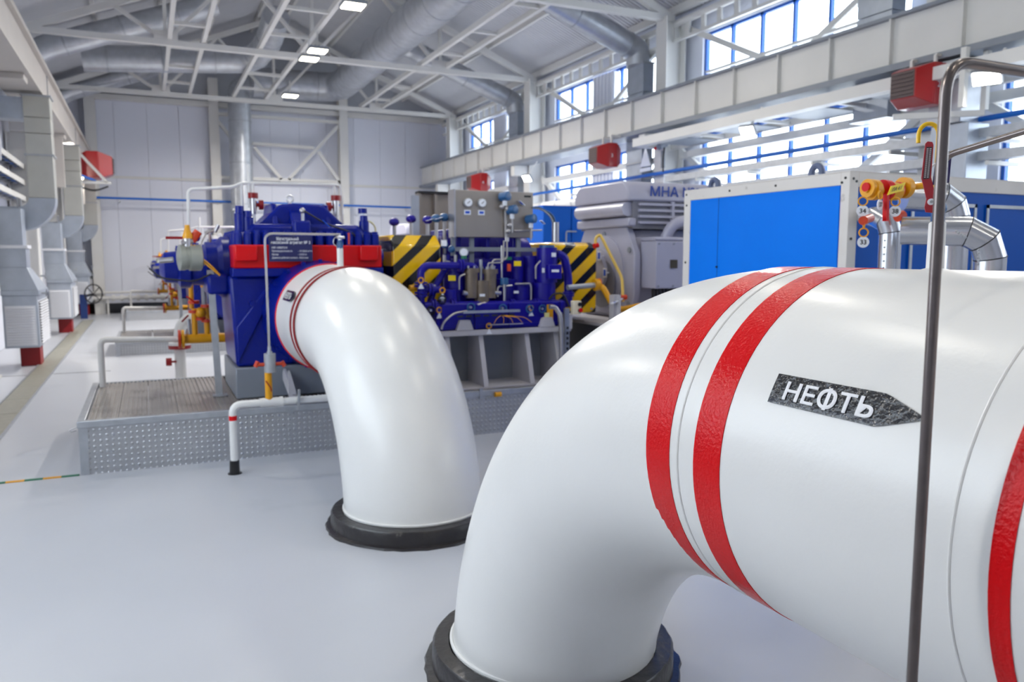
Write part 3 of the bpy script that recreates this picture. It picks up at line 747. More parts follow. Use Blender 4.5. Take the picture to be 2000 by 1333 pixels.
# yellow valve manifold with tags in front of the blue box
mf = thing('valve_manifold', 'yellow valve manifold with red flanges under the top edge of the blue box', 'valve', (2.6, 2.42, 1.9))
MB().tube([(2.737,2.420,1.876), (2.833,2.420,1.873), (2.980,2.420,1.889), (3.035,2.360,1.901)], .014, 12).build('pipe', YEL, mf)
for p, d in (((2.760,2.420,1.881),.038), ((2.781,2.420,1.875),.043), ((2.967,2.420,1.890),.045)): MB().cyl(Vector(p)-Vector((.014,0,0)), Vector(p)+Vector((.014,0,0)), d, 18).build('flange', YEL, mf)
for p, d in (((2.745,2.420,1.885),.019), ((2.844,2.420,1.880),.040), ((2.863,2.420,1.878),.040), ((2.924,2.420,1.878),.036)): MB().cyl(Vector(p)-Vector((.009,0,0)), Vector(p)+Vector((.009,0,0)), d, 18).build('flange', REDP, mf)
MB().cyl((2.872,2.420,1.872), (2.925,2.420,1.874), .038, 16).build('body', YEL, mf)
MB().bar((2.767,2.340,1.850), (2.770,2.340,1.742), .014, .02, up=(0,1,0)).build('lever', REDP, mf)
MB().tube([(2.609,2.310,1.740), (2.774,2.420,1.758)], .018, 12).build('body', RUST, mf)
MB().tube([(2.957,2.440,1.765), (2.994,2.440,1.777)], .02, 12).build('body', RUST, mf)
TAGP = {'34': (2.614,2.320,1.779), '37': (2.733,2.340,1.808), '38': (2.798,2.320,1.782), '33': (2.626,2.320,1.655)}
for tx, lb in (('34','white round tag reading 34 hanging left of the manifold'), ('37','white round tag turned sideways in the middle of the manifold'), ('38','white round tag reading 38 hanging right of the red lever'), ('33','lowest white round tag, reading 33')):
    c = Vector(TAGP[tx]); t = thing('tag', lb, 'tag', tuple(c), 'round tags on the yellow manifold')
    ax = Vector((-.62,-.78,0)) if tx != '37' else Vector((.25,-.97,0)); ax.normalize()
    MB().cyl(c-ax*.002, c+ax*.002, .0225, 24).build('disc', TAGW, t)
    sx = Vector((-ax.y, ax.x, 0))
    letters(tx, .026, lambda x, y, c=c, sx=sx, ax=ax: tuple(c+sx*(x)+Vector((0,0,y-.009))+ax*.0028), BLACK, t, .01, 'CENTER')
    MB().torus(c+Vector((0,0,.038)), ax, .017, .003, 18, 6).build('ring', YEL, t)
    if tx == '33': MB().torus(c+Vector((0,0,.074)), (ax.y,-ax.x,0), .017, .003, 18, 6).build('ring', YEL, t)
nt_ = thing('tag', 'yellow plate reading ПА 4.1 on the valve manifold', 'tag', (2.803,2.320,1.869))
pc = [(2.752,2.320,1.846), (2.836,2.320,1.866), (2.852,2.320,1.901), (2.770,2.320,1.882)]
MB().add(pc+[(a, b_+.004, c) for a, b_, c in pc], [(0,1,2,3),(7,6,5,4),(0,4,5,1),(1,5,6,2),(2,6,7,3),(3,7,4,0)]).build('plate', YELB, nt_, smooth=0)
A0, A1, A3 = Vector(pc[0]), Vector(pc[1]), Vector(pc[3])
letters('ПА 4.1', 1.0, lambda x, y: tuple(A0+(A1-A0)*(.14+x*.235)+(A3-A0)*(.28+y*.62)+Vector((0,-.002,0))), BLACK, nt_, .005)

# ---------------------------------------------------------------- bright blue box with a white frame
cab = thing('equipment_enclosure', 'bright blue box enclosure in a worn white frame behind the nearest pipe', 'enclosure', (3.75, 3.43, 0))
CX, CY, CXE, CYE, CZ = 3.75, 3.43, 6.1, 5.0, 2.09
t = .075
MB().box(CX+.012, CXE-.012, CY+.012, CYE-.012, .06, CZ-.03).build('body', SHADEBLUE, cab, smooth=0)
MB().box(CX+.006, CX+.012, CY+t, CYE-t, .1, CZ-t).build('side_panel', CABBLUE, cab, smooth=0)
MB().box(CX+.004, CX+.008, CYE-.40, CYE-.397, .1, CZ-t).build('panel_joint', mat('panel_joint_blue', (8,72,150), .4), cab, smooth=0)
fr = MB(); fr.box(CX, CX+t, CY, CY+t*.85, 0, CZ).box(CX, CX+.02, CY+t*.85, CYE-t, CZ-t, CZ).box(CX, CX+.02, CY, CYE, .0, .1); fr.build('frame_post', CABWHITE, cab, bevel=.004)
MB().box(CX, CX+.03, CYE-t, CYE, 0, CZ).build('frame_post', CABWHITE, cab, bevel=.004)
MB().box(CX+t, CXE, CY, CY+.02, CZ-t*1.15, CZ).build('frame_rail', CABWHITE, cab, bevel=.004)
MB().box(CX, CXE, CY, CYE, CZ, CZ+.004).build('roof', CABWHITE, cab, smooth=0)
MB().box(CXE-.05, CXE, CY, CY+.02, 0, CZ).build('frame_post', CABWHITE, cab, smooth=0)
for x0, x1 in ((4.28, 4.88), (4.98, 5.6)):
    d = MB().box(x0, x1, CY+.004, CY+.012, .15, CZ-.16).build('door', SHADEBLUE, cab, smooth=0)
    f = MB()
    for a, b_, c, e in ((x0,x0+.022,.15,CZ-.16),(x1-.022,x1,.15,CZ-.16),(x0,x1,CZ-.182,CZ-.16)): f.box(a, b_, CY-.004, CY+.004, c, e)
    f.build('door_seal', ZINC, d, smooth=0)
for y, z in ((CY+.03, CZ-.035), (CY+.055, CZ-.06), (CY+.03,1.4), (CY+.6, CZ-.035), (CY+1.05, CZ-.035), (CYE-.03, CZ-.03), (CYE-.035,CZ-.11), (CYE-.035,1.55), (CYE-.40, 1.52)):
    MB().cyl((CX-.004, y, z), (CX+.004, y, z), .008, 8).build('bolt', BLACK, cab)
for x, z in ((CX+.03, CZ-.04), (CX+.055,CZ-.055), (CX+.03,1.7)):
    MB().cyl((x, CY-.004, z), (x, CY+.004, z), .008, 8).build('bolt', BLACK, cab)
for (x, y) in ((4.05, 5.02), (4.05, 3.98)):
    MB().torus((x, y, CZ+.055), (1,0,0), .045, .022, 20, 8, -PI/2-.3, PI/2+.3).build('lifting_eye', mat('lifting_eye_blue', (84,96,128), .5), cab)

# ---------------------------------------------------------------- steel platforms round the pump trains
def platform(name, label, y0, zt, full=True, x1=6.6):
    o = thing(name, label, 'platform', (2.5, y0, 0), 'steel platforms round the pumps'); d = 1.95
    x0 = -.50
    MB().box(x0, x1, y0, y0+.006, .0, zt-.05).build('skirt', TREAD, o, smooth=0)
    MB().box(x0, x0+.006, y0+.006, y0+d, .0, zt-.05).build('skirt', TREAD, o, smooth=0)
    MB().box(x1-.006, x1, y0+.006, y0+d, 0, zt-.05).build('skirt', TREAD, o, smooth=0)
    MB().box(x0-.012, x1, y0-.012, y0+.05, zt-.05, zt).build('edge_rail', ZINC, o, bevel=.004)
    MB().box(x0-.012, x0+.04, y0+.05, y0+d, zt-.05, zt).build('edge_rail', ZINC, o, bevel=.004)
    MB().box(x0+.04, x1, y0+d-.05, y0+d, zt-.05, zt).build('edge_rail', ZINC, o, bevel=.004)
    MB().box(x0-.004, x0+.055, y0-.006, y0, .0, zt-.05).build('corner_plate', ZINC, o, smooth=0)
    if full:
        xx = x0+.05; i = 0
        while xx < .60:                      # ribbed walking planks at the left end
            p = MB().box(xx, xx+.205, y0+.05, y0+d-.05, zt-.03, zt-.012)
            for k in range(6): p.box(xx+.006+k*.034, xx+.020+k*.034, y0+.05, y0+d-.05, zt-.012, zt-.003)
            p.build('deck_plank', ALU, o, smooth=0); xx += .208
        g = MB(); xx = .64
        while xx < 2.40:                     # open grating in front of the pump
            g.box(xx, xx+.012, y0+.05, y0+.62, zt-.035, zt-.004); xx += .035
        for yy in (.10, .30, .5): g.box(.63, 2.40, y0+yy, y0+yy+.008, zt-.025, zt-.006)
        s = g.build('grating_bars', ALU, o, smooth=0); s['kind'] = 'stuff'
        MB().box(.63, 2.40, y0+.05, y0+.62, .0, .12).build('pit_floor', DARK, o, smooth=0)
        MB().box(.64, 1.98, y0+.62, y0+d-.05, .0, zt-.012).build('deck_block', GREYD, o, smooth=0)
        MB().box(2.40, x1-.01, y0+.05, y0+d-.05, zt-.03, zt-.006).build('deck_plate', ALU, o, smooth=0)
    else:
        for k in range(int((x1-x0)/.5)):
            xx = x0+.05+k*.5
            p = MB().box(xx, xx+.49, y0+.05, y0+d-.05, zt-.03, zt-.012)
            for q in range(12): p.box(xx+.006+q*.0405, xx+.024+q*.0405, y0+.05, y0+d-.05, zt-.012, zt-.003)
            p.build('deck_plank', ALU, o, smooth=0)
    return o
PF = platform('service_platform', 'nearest low platform with tread plate skirt and ribbed deck under the blue pump', 6.45, .40)
MB().tube([(-.515,6.44,.36),(-.56,6.43,.345),(-.55,6.44,.33),(-.515,6.45,.335)], .004, 6).build('wire_loop', ZINC, PF)
MB().bar((2.66,6.44,.33), (2.66,6.44,.42), .03, .02).build('clip', ZINC, PF, smooth=0)
MB().cyl((2.79,6.42,.36), (2.85,6.42,.36), .022, 10).build('socket', YEL, PF)
MB().box(.98,1.02,6.436,6.44,.33,.36).build('clip', ZINC, PF, smooth=0)
DY2, DY3 = 7.6, 15.2
platform('service_platform', 'middle low platform with ribbed deck beyond the aisle strip', 6.45+DY2, .24, False)
platform('service_platform', 'farthest low platform near the back wall', 6.45+DY3, .24, False)

# ---------------------------------------------------------------- the blue pump with its red flange
pu = thing('main_pump', 'nearest blue cast pump with a bright red flange band', 'pump', (1.28, 7.45, .40), 'blue main pumps')
yf, yb = 6.98, 7.94
MB().box(.64, 2.02, 6.92, 8.0, .40, .66).build('base_beam', GREYD, pu, bevel=.01)
MB().prism([(1.02,.40),(1.10,.40),(1.035,.66),(1.02,.66)], 'y', 6.62, 6.64).bar((1.06,6.64,.42),(1.03,6.92,.60),.02,.1).build('gusset', RIBW, pu, smooth=0)
lb = MB().prism([(.62,1.43),(.655,.662),(1.22,.662),(1.26,.70),(1.42,.70),(1.46,.662),(1.90,.662),(1.93,1.43)], 'y', yf, yb)
lb.build('lower_casing', BLUE, pu, bevel=.03)
MB().prism([(.67,.70),(1.02,1.38),(.98,1.41),(.66,1.0)], 'y', yf-.02, yf+.02).build('rib', BLUE, pu, bevel=.01)
MB().prism([(1.88,.70),(1.66,1.38),(1.70,1.41),(1.9,1.0)], 'y', yf-.02, yf+.02).build('rib', BLUE, pu, bevel=.01)
MB().tube_rings(Vector((1.345, 7.0, 1.10)), Vector((0,-1,0)), [(0,.475),(.10,.462),(.22,.445),(.46,.428),(.53,.420),(.54,.40)], 64).build('nozzle', BLUE, pu)
MB().tube_rings(Vector((1.345, 7.9, 1.10)), Vector((0,1,0)), [(0,.50),(.2,.47),(.36,.50),(.50,.50),(.5,.40)], 48).build('nozzle', BLUE, pu)
MB().tube_rings(Vector((1.345, 8.38, 1.10)), Vector((0,1,0)), [(0,.40),(.9,.40),(.92,.2)], 48).build('outlet_pipe', PAINT, pu)
MB().box(.64, 1.92, 6.90, 8.02, 1.425, 1.497).build('lower_flange', BLUE, pu, bevel=.012)
MB().box(.655, 1.905, 6.90, 8.02, 1.497, 1.692).build('red_flange', REDP, pu, bevel=.012)
for x0, x1 in ((.66, .84), (1.70, 1.86)):
    MB().box(x0, x1, 6.845, 6.91, 1.555, 1.69).build('lug', REDP, pu, bevel=.012)
def nut(x, y, z, r=.034, h=.12):
    return MB().tube_rings(Vector((x, y, z)), Vector((0,0,1)), [(0,r),(h*.8,r),(h*.83,r*.8),(h,r*.75)], 10).build('stud_nut', BLUE, pu)
for x in (.70,.775,.85,.925,1.01,1.10,1.19,1.28,1.37,1.46,1.55,1.63,1.71,1.79,1.86): nut(x, 6.955, 1.692)
for x in (.70,.80,.92,1.6,1.72,1.84): nut(x, 7.96, 1.692)
for y in (7.12,7.28,7.44,7.6,7.76): nut(.69, y, 1.692); nut(1.87, y, 1.692)
MB().prism([(.77,1.692),(1.80,1.692),(1.80,1.80),(1.74,1.875),(.82,1.875),(.77,1.80)], 'y', 7.04, 7.86).build('upper_casing', BLUE, pu, bevel=.035)
MB().prism([(.87,1.86),(.93,1.90),(1.065,2.035),(1.10,2.05),(1.42,2.055),(1.46,2.04),(1.60,1.91),(1.66,1.86)], 'y', 7.16, 7.74).build('dome', BLUE, pu, bevel=.03)
for x0, x1, y0 in ((1.155,1.285,6.99),(1.01,1.06,7.10),(1.46,1.51,7.10)):
    MB().prism([(y0,1.692),(y0,1.86),(7.24,2.06),(7.66,2.06),(7.90,1.86),(7.90,1.692)], 'x', x0, x1).build('rib', BLUE, pu, bevel=.015)
MB().box(1.16,1.30,6.955,7.06,1.692,1.90).build('boss', BLUE, pu, bevel=.015)
for x, h in ((.735,.22),(.80,.18),(1.80,.16)):
    MB().tube_rings(Vector((x,7.10,1.80)), Vector((0,0,1)), [(0,.045),(h*.7,.045),(h*.72,.036),(h,.034)], 12).build('stud_nut', BLUE, pu)
MB().tube_rings(Vector((1.815,7.2,1.86)), Vector((0,0,1)), [(0,.036),(.04,.036)], 14).tube_rings(Vector((1.815,7.2,1.985)), Vector((0,0,1)), [(0,.04),(.045,.04)], 14).build('vent_cap', BLUE, pu)
MB().cyl((1.815,7.2,1.90),(1.815,7.2,1.985),.033,14).build('sight_glass', TAGW, pu)
MB().torus((1.21,7.45,2.115),(0,1,0),.028,.011,16,8).cyl((1.21,7.45,2.05),(1.21,7.45,2.09),.016,10).build('lifting_eye', PAINT, pu)
MB().cyl((1.24,7.0,1.90),(1.24,7.0,1.97),.014,10).sphere((1.24,7.0,1.985),.026,12,8).build('sensor', TUBEW, pu)
MB().tube(path([(1.25,6.98,1.985),(1.42,6.96,1.88),(1.66,6.94,1.80),(1.70,6.95,1.74)],.06),.007,8).build('cable', CABLE, pu)
MB().bar((1.40,6.94,1.905),(1.455,6.94,1.85),.006,.032,up=(0,1,0)).build('cable_tag', TAGB, pu, smooth=0)
MB().cyl((1.62,6.93,1.70),(1.62,6.93,1.80),.011,8).build('oil_pipe', RUST, pu)
# bearing housing at the left end
MB().tube_rings(Vector((.66,7.45,1.50)), Vector((-1,0,0)), [(0,.27),(.06,.27),(.10,.23),(.19,.22),(.21,.16),(.30,.15),(.32,.18),(.40,.18),(.42,.14),(.52,.13),(.56,.06)], 32).build('bearing_housing', BLUE, pu)
MB().box(.46,.64,7.15,7.75,1.27,1.45).build('bearing_bracket', BLUE, pu, bevel=.03)
MB().torus((.40,7.45,1.76),(0,1,0),.03,.010,14,8).build('lifting_eye', BLUE, pu)
MB().tube_rings(Vector((1.92,7.45,1.47)), Vector((1,0,0)), [(0,.25),(.05,.25),(.06,.2),(.10,.18)], 28).build('bearing_housing', BLUE, pu)

for a in range(20):
    t = 2*PI*a/20; c = Vector((1.345+math.cos(t)*.455, 6.80, 1.10+math.sin(t)*.455))
    MB().cyl(c, c+Vector((0,.05,0)), .018, 8).build('flange_bolt', BLUE, pu)
for x, z in ((.80,1.20),(.74,.92),(1.78,.9)): MB().cyl((x,6.955,z),(x,6.99,z),.025,12).build('plug', BLUE, pu)
PUMP_REST = [dup(pu, (0, DY2, -.16), 'middle blue pump half hidden behind the nearest one'), dup(pu, (0, DY3, -.16), 'farthest blue pump, small at the left of the nearest one', skip=('outlet_pipe',))]
# its navy sign
sg = thing('sign_board', 'navy sign with white pump data lettering on the red flange', 'sign', (1.11, 6.83, 1.56))
SX0, SX1, SZ0, SZ1, SY = .928, 1.286, 1.552, 1.768, 6.835
MB().box(SX0, SX1, SY, SY+.006, SZ0, SZ1).build('plate', NAVY, sg, smooth=0)
MB().bar((1.0,SY+.006,1.60),(1.0,6.90,1.60),.015).bar((1.2,SY+.006,1.60),(1.2,6.90,1.60),.015).build('bracket', ZINC, sg, smooth=0)
rows = [('Магистральный', .062, 1.735, .18, .036, .02), ('насосный агрегат № 3', .018, 1.706, .32, .034, .02), ('НМ 10000*210', .022, 1.666, .125, .024, .008), ('Производительность', .022, 1.6385, .168, .022, .006), ('- 10 500,0 м³/ч', .235, 1.6385, .118, .022, .006),
        ('Напор', .022, 1.6105, .052, .022, .006), ('- 210,0 м', .235, 1.6105, .072, .022, .006), ('Диаметр рабочего колеса', .022, 1.583, .208, .022, .006), ('- 505,0 мм', .235, 1.583, .084, .022, .006)]
for tx, dx, z, w, s, bd in rows:
    letters(tx, s, lambda x, y, dx=dx, z=z: (SX0+dx+x, SY-.002, z-.006+y), WHITE, sg, bd, width=w)

# white vent frame with red detectors over the pump
vf = thing('vent_pipe_frame', 'white pipe frame rising behind and over the nearest blue pump', 'pipe', (1.2, 7.85, .4))
Yv = 7.85
MB().tube(path([(.365,Yv,1.80),(.375,Yv,2.20),(.76,Yv,2.235),(.84,Yv,2.275),(1.77,Yv,2.29),(1.775,Yv,1.85)],.05),.016,10).build('pipe', PAINT, vf)
for x, z0, z1 in ((.84,1.84,2.27),(.905,2.05,2.45),(.94,2.05,2.28),(1.70,2.1,2.28)):
    MB().cyl((x,Yv,z0),(x,Yv,z1),.015,10).build('pipe', PAINT, vf)
MB().cyl((1.03,Yv,2.08),(1.55,Yv,2.08),.011,8).build('tie', PAINT, vf)
for x in (.935,1.705):
    s = 1 if x < 1.2 else -1
    g = thing('gas_detector', 'red capped detector on the %s leg of the white pipe frame' % ('left' if s > 0 else 'right'), 'detector', (x, 7.8, 2.0), 'red detectors over the pump')
    MB().cyl((x,7.81,2.135),(x,7.81,2.185),.046,16).build('cap', REDD, g)
    MB().cyl((x,7.81,1.99),(x,7.81,2.135),.030,14).build('body', TUBEW, g)
    MB().cyl((x+s*.05,7.81,2.075),(x+s*.088,7.81,2.075),.046,16).cyl((x+s*.03,7.81,2.075),(x+s*.05,7.81,2.075),.02,10).build('horn', REDD, g)
    MB().tube(path([(x,7.81,1.99),(x+s*.01,7.80,1.92),(x,7.8,1.86)],.03),.006,6).build('cable', CABLE, g)
    MB().cyl((x,7.81,1.885),(x,7.81,1.99),.017,10).build('stem', PAINT, g)

# yellow drain pipework at the left of the pump
YD = 8.12
yp = thing('drain_manifold', 'yellow pipe manifold with red flanges left of the nearest blue pump', 'pipe', (.4, YD, .4))
MB().tube(path([(.27,YD,.81),(.62,YD,.81),(.78,YD,.80),(.78,YD,.66),(.72,YD,.42)],.06),.046,16).build('pipe', YEL, yp)
for x in (.255,.285): MB().cyl((x-.012,YD,.81),(x+.012,YD,.81),.088,20).build('flange', RUST if x < .27 else YEL, yp)
def vert(x, z0, z1, r, m): return MB().cyl((x,YD,z0),(x,YD,z1),r,12).build('pipe', m, yp)
vert(.395,.84,1.10,.027,YEL); vert(.375,1.10,1.40,.022,YEL); vert(.345,.84,1.0,.018,ZINC)
MB().cyl((.375,YD,1.40),(.375,YD,1.455),.05,14).build('flange', REDP, yp)
vert(.505,.84,1.12,.027,YEL); vert(.495,1.12,1.26,.020,YEL)
co = MB(); z = 1.12
while z < 1.30:
    co.tube_rings(Vector((.49,YD,z)), Vector((0,0,1)), [(0,.022),(.004,.028),(.010,.028),(.014,.022)], 12); z += .014
co.build('bellows', ZINC, yp); vert(.485,1.30,1.42,.026,YEL)
MB().tube_rings(Vector((.465,YD-.05,1.46)), Vector((-.3,-1,0)), [(0,.03),(.03,.10),(.05,.10)], 20).build('flange', YEL, yp)
for x, z in ((.395,1.07),(.395,1.16),(.505,1.12),(.45,1.0),(.505,.98)):
    MB().cyl((x,YD,z-.014),(x,YD,z+.014),.052,16).build('flange', RUST, yp)
MB().sphere((.45,YD-.02,1.06),.05,14,10).build('valve_body', YEL, yp)
for (x0,z0,x1,z1) in ((.40,1.16,.33,1.22),(.50,1.0,.57,.95),(.34,1.04,.28,.98)):
    MB().bar((x0,YD-.05,z0),(x1,YD-.06,z1),.014).build('valve_lever', REDP if z0 > 1.1 else REDD, yp)
MB().box(.34,.40,YD-.06,YD-.05,1.475,1.53).build('tag', TAGW, yp, smooth=0)
MB().box(.352,.388,YD-.064,YD-.06,1.49,1.515).build('tag', TAGB, yp, smooth=0)
ep = thing('sump_pipe', 'white pipe rising from the platform deck and running to the yellow manifold', 'pipe', (-.41, YD, .4))
MB().tube(path([(-.415,YD,.397),(-.415,YD,.835),(.24,YD,.81)],.06),.028,14).build('pipe', STEEL, ep)
fl = thing('floor_elbow', 'white flanged elbow pipe beyond the manifold on the aisle floor', 'pipe', (.33, 9.6, 0))
MB().tube(path([(.30,9.6,.0),(.30,9.6,.86),(.62,9.6,.98)],.22,8),.06,16).build('pipe', STEEL, fl)
MB().cyl((.30,9.6,.56),(.30,9.6,.60),.12,18).build('flange', REDD, fl); MB().cyl((.30,9.6,.60),(.30,9.6,.63),.115,18).build('flange', STEEL, fl)
MB().cyl((.30,9.6,.0),(.30,9.6,.02),.10,18).build('foot', DARK, fl)
MB().cyl((.15,9.55,.42),(.21,9.55,.42),.045,12).bar((.21,9.55,.42),(.28,9.58,.42),.02).build('drain_cock', REDD, fl)
rp = thing('instrument_post', 'grey galvanised post leaning beside the yellow manifold', 'post', (.50, 7.18, .40))
MB().bar((.52,7.18,.40),(.485,7.18,1.48),.05,.012,up=(0,1,0)).bar((.545,7.19,.40),(.51,7.19,1.48),.012,.05,up=(0,1,0)).build('post', ZINC, rp, smooth=0)
MB().box(.47,.59,7.14,7.26,.396,.406).build('foot', ZINC, rp, smooth=0)
# grey transmitter with yellow valve before the bearing housing
tm = thing('level_transmitter', 'grey ribbed transmitter drum with yellow topped valve left of the pump', 'instrument', (.31, 7.0, 1.40))
MB().tube_rings(Vector((.235,7.0,1.585)), Vector((1,.15,0)), [(0,.07),(.01,.105),(.05,.105),(.055,.098),(.08,.098),(.085,.108),(.17,.108),(.18,.09)], 28).build('drum', mat('drum_grey', (150,154,146), .4, .3, var=.06), tm)
MB().cyl((.31,7.0,1.66),(.31,7.0,1.74),.035,14).cyl((.27,6.98,1.70),(.35,7.0,1.72),.022,10).build('head', TUBEW, tm)
MB().tube_rings(Vector((.315,7.0,1.74)), Vector((0,0,1)), [(0,.04),(.02,.04),(.07,.024),(.11,.018)], 14).build('actuator', YEL, tm)
MB().bar((.15,7.0,1.745),(.29,7.0,1.745),.022).build('lever', REDD, tm)
MB().cyl((.345,7.02,1.72),(.40,7.02,1.80),.034,12).build('valve', RUST, tm)
for k in range(3):
    MB().tube(path([(.34+.01*k,6.98,1.69),(.37+.01*k,6.97,1.60),(.46+.01*k,6.95,1.52),(.55,6.98,1.44)],.05),.008,8).build('cable', CABLE if k == 1 else YEL, tm)
MB().tube(path([(.02,7.0,1.50),(.10,6.95,1.42),(.35,6.95,1.39),(.48,7.0,1.45)],.06),.007,8).build('cable', DARK, tm)
MB().cyl((.10,7.02,1.56),(.20,7.0,1.57),.022,10).build('fitting', TUBEW, tm)
fit_ = thing('vent_fitting', 'small bright tube fitting on top of the pump bearing housing', 'fitting', (.50, 7.2, 1.73))
MB().cyl((.50,7.2,1.715),(.50,7.2,1.80),.012,8).cyl((.46,7.2,1.79),(.56,7.2,1.82),.014,8).cyl((.54,7.2,1.80),(.57,7.2,1.86),.016,8).build('body', TUBEW, fit_)
MB().tube(path([(.48,7.19,1.80),(.42,7.15,1.70),(.44,7.08,1.52)],.06),.006,8).build('tube', TUBEW, fit_)

for k, (dy, w1) in enumerate(((DY2, 'middle'), (DY3, 'farthest'))):
    dup(yp, (0, dy, -.16), 'yellow drain manifold left of the %s blue pump' % w1)
    dup(ep, (0, dy, -.16), 'white pipe rising from the %s low platform' % w1)
    dup(tm, (0, dy, -.16), 'transmitter drum in front of the %s blue pump' % w1)
    dup(rp, (0, dy, -.16), 'grey post standing on the %s low platform' % w1)
    dup(vf, (0, dy, -.16), 'white pipe frame over the %s blue pump' % w1)
# ---------------------------------------------------------------- coupling guards
def guard(name, label, x0, x1, zb, z1, zt, yf=7.0, yb=7.9):
    o = thing(name, label, 'guard', ((x0+x1)/2, 7.45, zb), 'striped coupling guards')
    MB().prism([(yf,zb),(yf,z1),(yf+.12,zt),(yb-.12,zt),(yb,z1),(yb,zb)], 'x', x0, x1).build('cover', HAZ, o, bevel=.018)
    MB().bar(((x0+x1)/2-.09,7.45,.41),((x0+x1)/2-.09,7.45,zb),.20,.5).build('pedestal', GREYD, o, smooth=0)
    for x in (x0+.06, x1-.06): MB().cyl((x,yf-.006,zb+.04),(x,yf+.004,zb+.04),.012,8).build('bolt', ZINC, o)
    return o
guard('coupling_guard', 'yellow and black striped guard between the blue pump and the gearbox', 2.03, 2.50, 1.12, 1.695, 1.79)
guard('coupling_guard', 'yellow and black striped guard between the gearbox and the grey motor', 3.70, 4.18, 1.02, 1.70, 1.735)
gd = thing('coupling_guard', 'striped guard seen small behind the stainless control panel', 'guard', (2.3, 7.45+DY2, 1.0), 'striped coupling guards')
MB().prism([(14.6,1.0),(14.6,1.55),(14.72,1.65),(15.4,1.65),(15.5,1.55),(15.5,1.0)], 'x', 2.03, 2.5).build('cover', HAZ, gd, bevel=.018)
MB().box(2.1,2.4,14.8,15.3,.24,1.0).build('pedestal', GREYD, gd, smooth=0)

# ---------------------------------------------------------------- steel pedestal under the gearbox
pd = thing('gearbox_pedestal', 'grey welded steel pedestal with sloping ribs under the blue gearbox', 'pedestal', (3.1, 7.3, .40))
MB().box(2.30, 3.72, 7.0, 8.1, .394, .87).build('core', GREYD, pd, smooth=0)
MB().box(2.26, 3.70, 6.66, 8.2, .875, .925).build('top_flange', RIBW, pd, bevel=.006)
MB().box(2.30, 3.75, 6.56, 7.0, .396, .408).build('sole_plate', RIBW, pd, smooth=0)
for x in (2.44, 2.77, 3.24, 3.55):
    MB().prism([(6.58,.408),(6.72,.875),(7.0,.875),(7.0,.408)], 'x', x-.012, x+.012).build('rib', RIBW, pd, smooth=0)
    MB().bar((x,6.575,.408),(x,6.715,.878),.045,.02).build('rib_flange', RIBW, pd, smooth=0)
for x in (2.60, 3.44):
    MB().prism([(x-.085,.925),(x-.05,1.02),(x+.05,1.02),(x+.085,.925)], 'y', 6.655, 6.70).build('lug', RIBW, pd, bevel=.006)
MB().box(2.24,2.31,6.64,6.72,.88,1.02).build('lug', RIBW, pd, bevel=.006)
MB().box(3.62,3.70,6.64,6.72,.90,1.04).build('lug', RIBW, pd, bevel=.006)

# ---------------------------------------------------------------- blue gearbox with its oil unit
gb = thing('gearbox', 'violet blue gearbox with oil pipes and filters on the grey pedestal', 'gearbox', (3.05, 7.2, .93))
MB().box(2.34, 3.66, 6.70, 8.1, .925, 1.17).build('skid', VIOLET, gb, bevel=.012)
MB().box(2.36, 3.62, 6.69, 6.70, .95, .97).build('skid_edge', VIOLET, gb, smooth=0)
MB().box(2.62, 3.60, 7.08, 7.95, 1.17, 1.58).build('lower_case', VIOLET, gb, bevel=.04)
MB().tube_rings(Vector((2.58,7.5,1.52)), Vector((1,0,0)), [(0,.16),(.02,.30),(.10,.31),(.18,.30),(.20,.33),(.60,.33),(.62,.30),(.88,.31),(.98,.29),(1.04,.16)], 36).build('upper_case', VIOLET, gb)
for x in (2.72,3.02,3.30): MB().box(x-.02,x+.02,7.1,7.9,1.55,1.86).build('case_rib', VIOLET, gb, bevel=.01)
MB().tube(path([(2.222,6.780,1.115), (2.227,6.780,1.514), (2.729,6.780,1.511), (2.760,6.780,1.459)], .09, 8), .033, 14).build('oil_pipe', VIOLET, gb)
MB().tube(path([(2.327,6.860,1.154), (2.388,6.860,1.321), (2.518,6.900,1.506), (2.519,6.900,1.609)], .06), .03, 12).build('oil_pipe', VIOLET, gb)
MB().tube([(2.245,6.760,1.153), (3.651,6.760,1.140)], .036, 14).build('header_pipe', VIOLET, gb)
MB().tube([(2.250,6.800,1.298), (2.426,6.800,1.295)], .032, 12).build('oil_pipe', VIOLET, gb)
MB().tube([(2.132,6.820,1.313), (2.257,6.820,1.315)], .027, 12).build('yellow_pipe', YEL, gb)
MB().tube([(2.267,6.820,1.320), (2.374,6.820,1.323)], .018, 10).build('steel_pipe', ZINC, gb)
def vcyl(nm, px, y0, y1, Y, r, m, n=20): pass
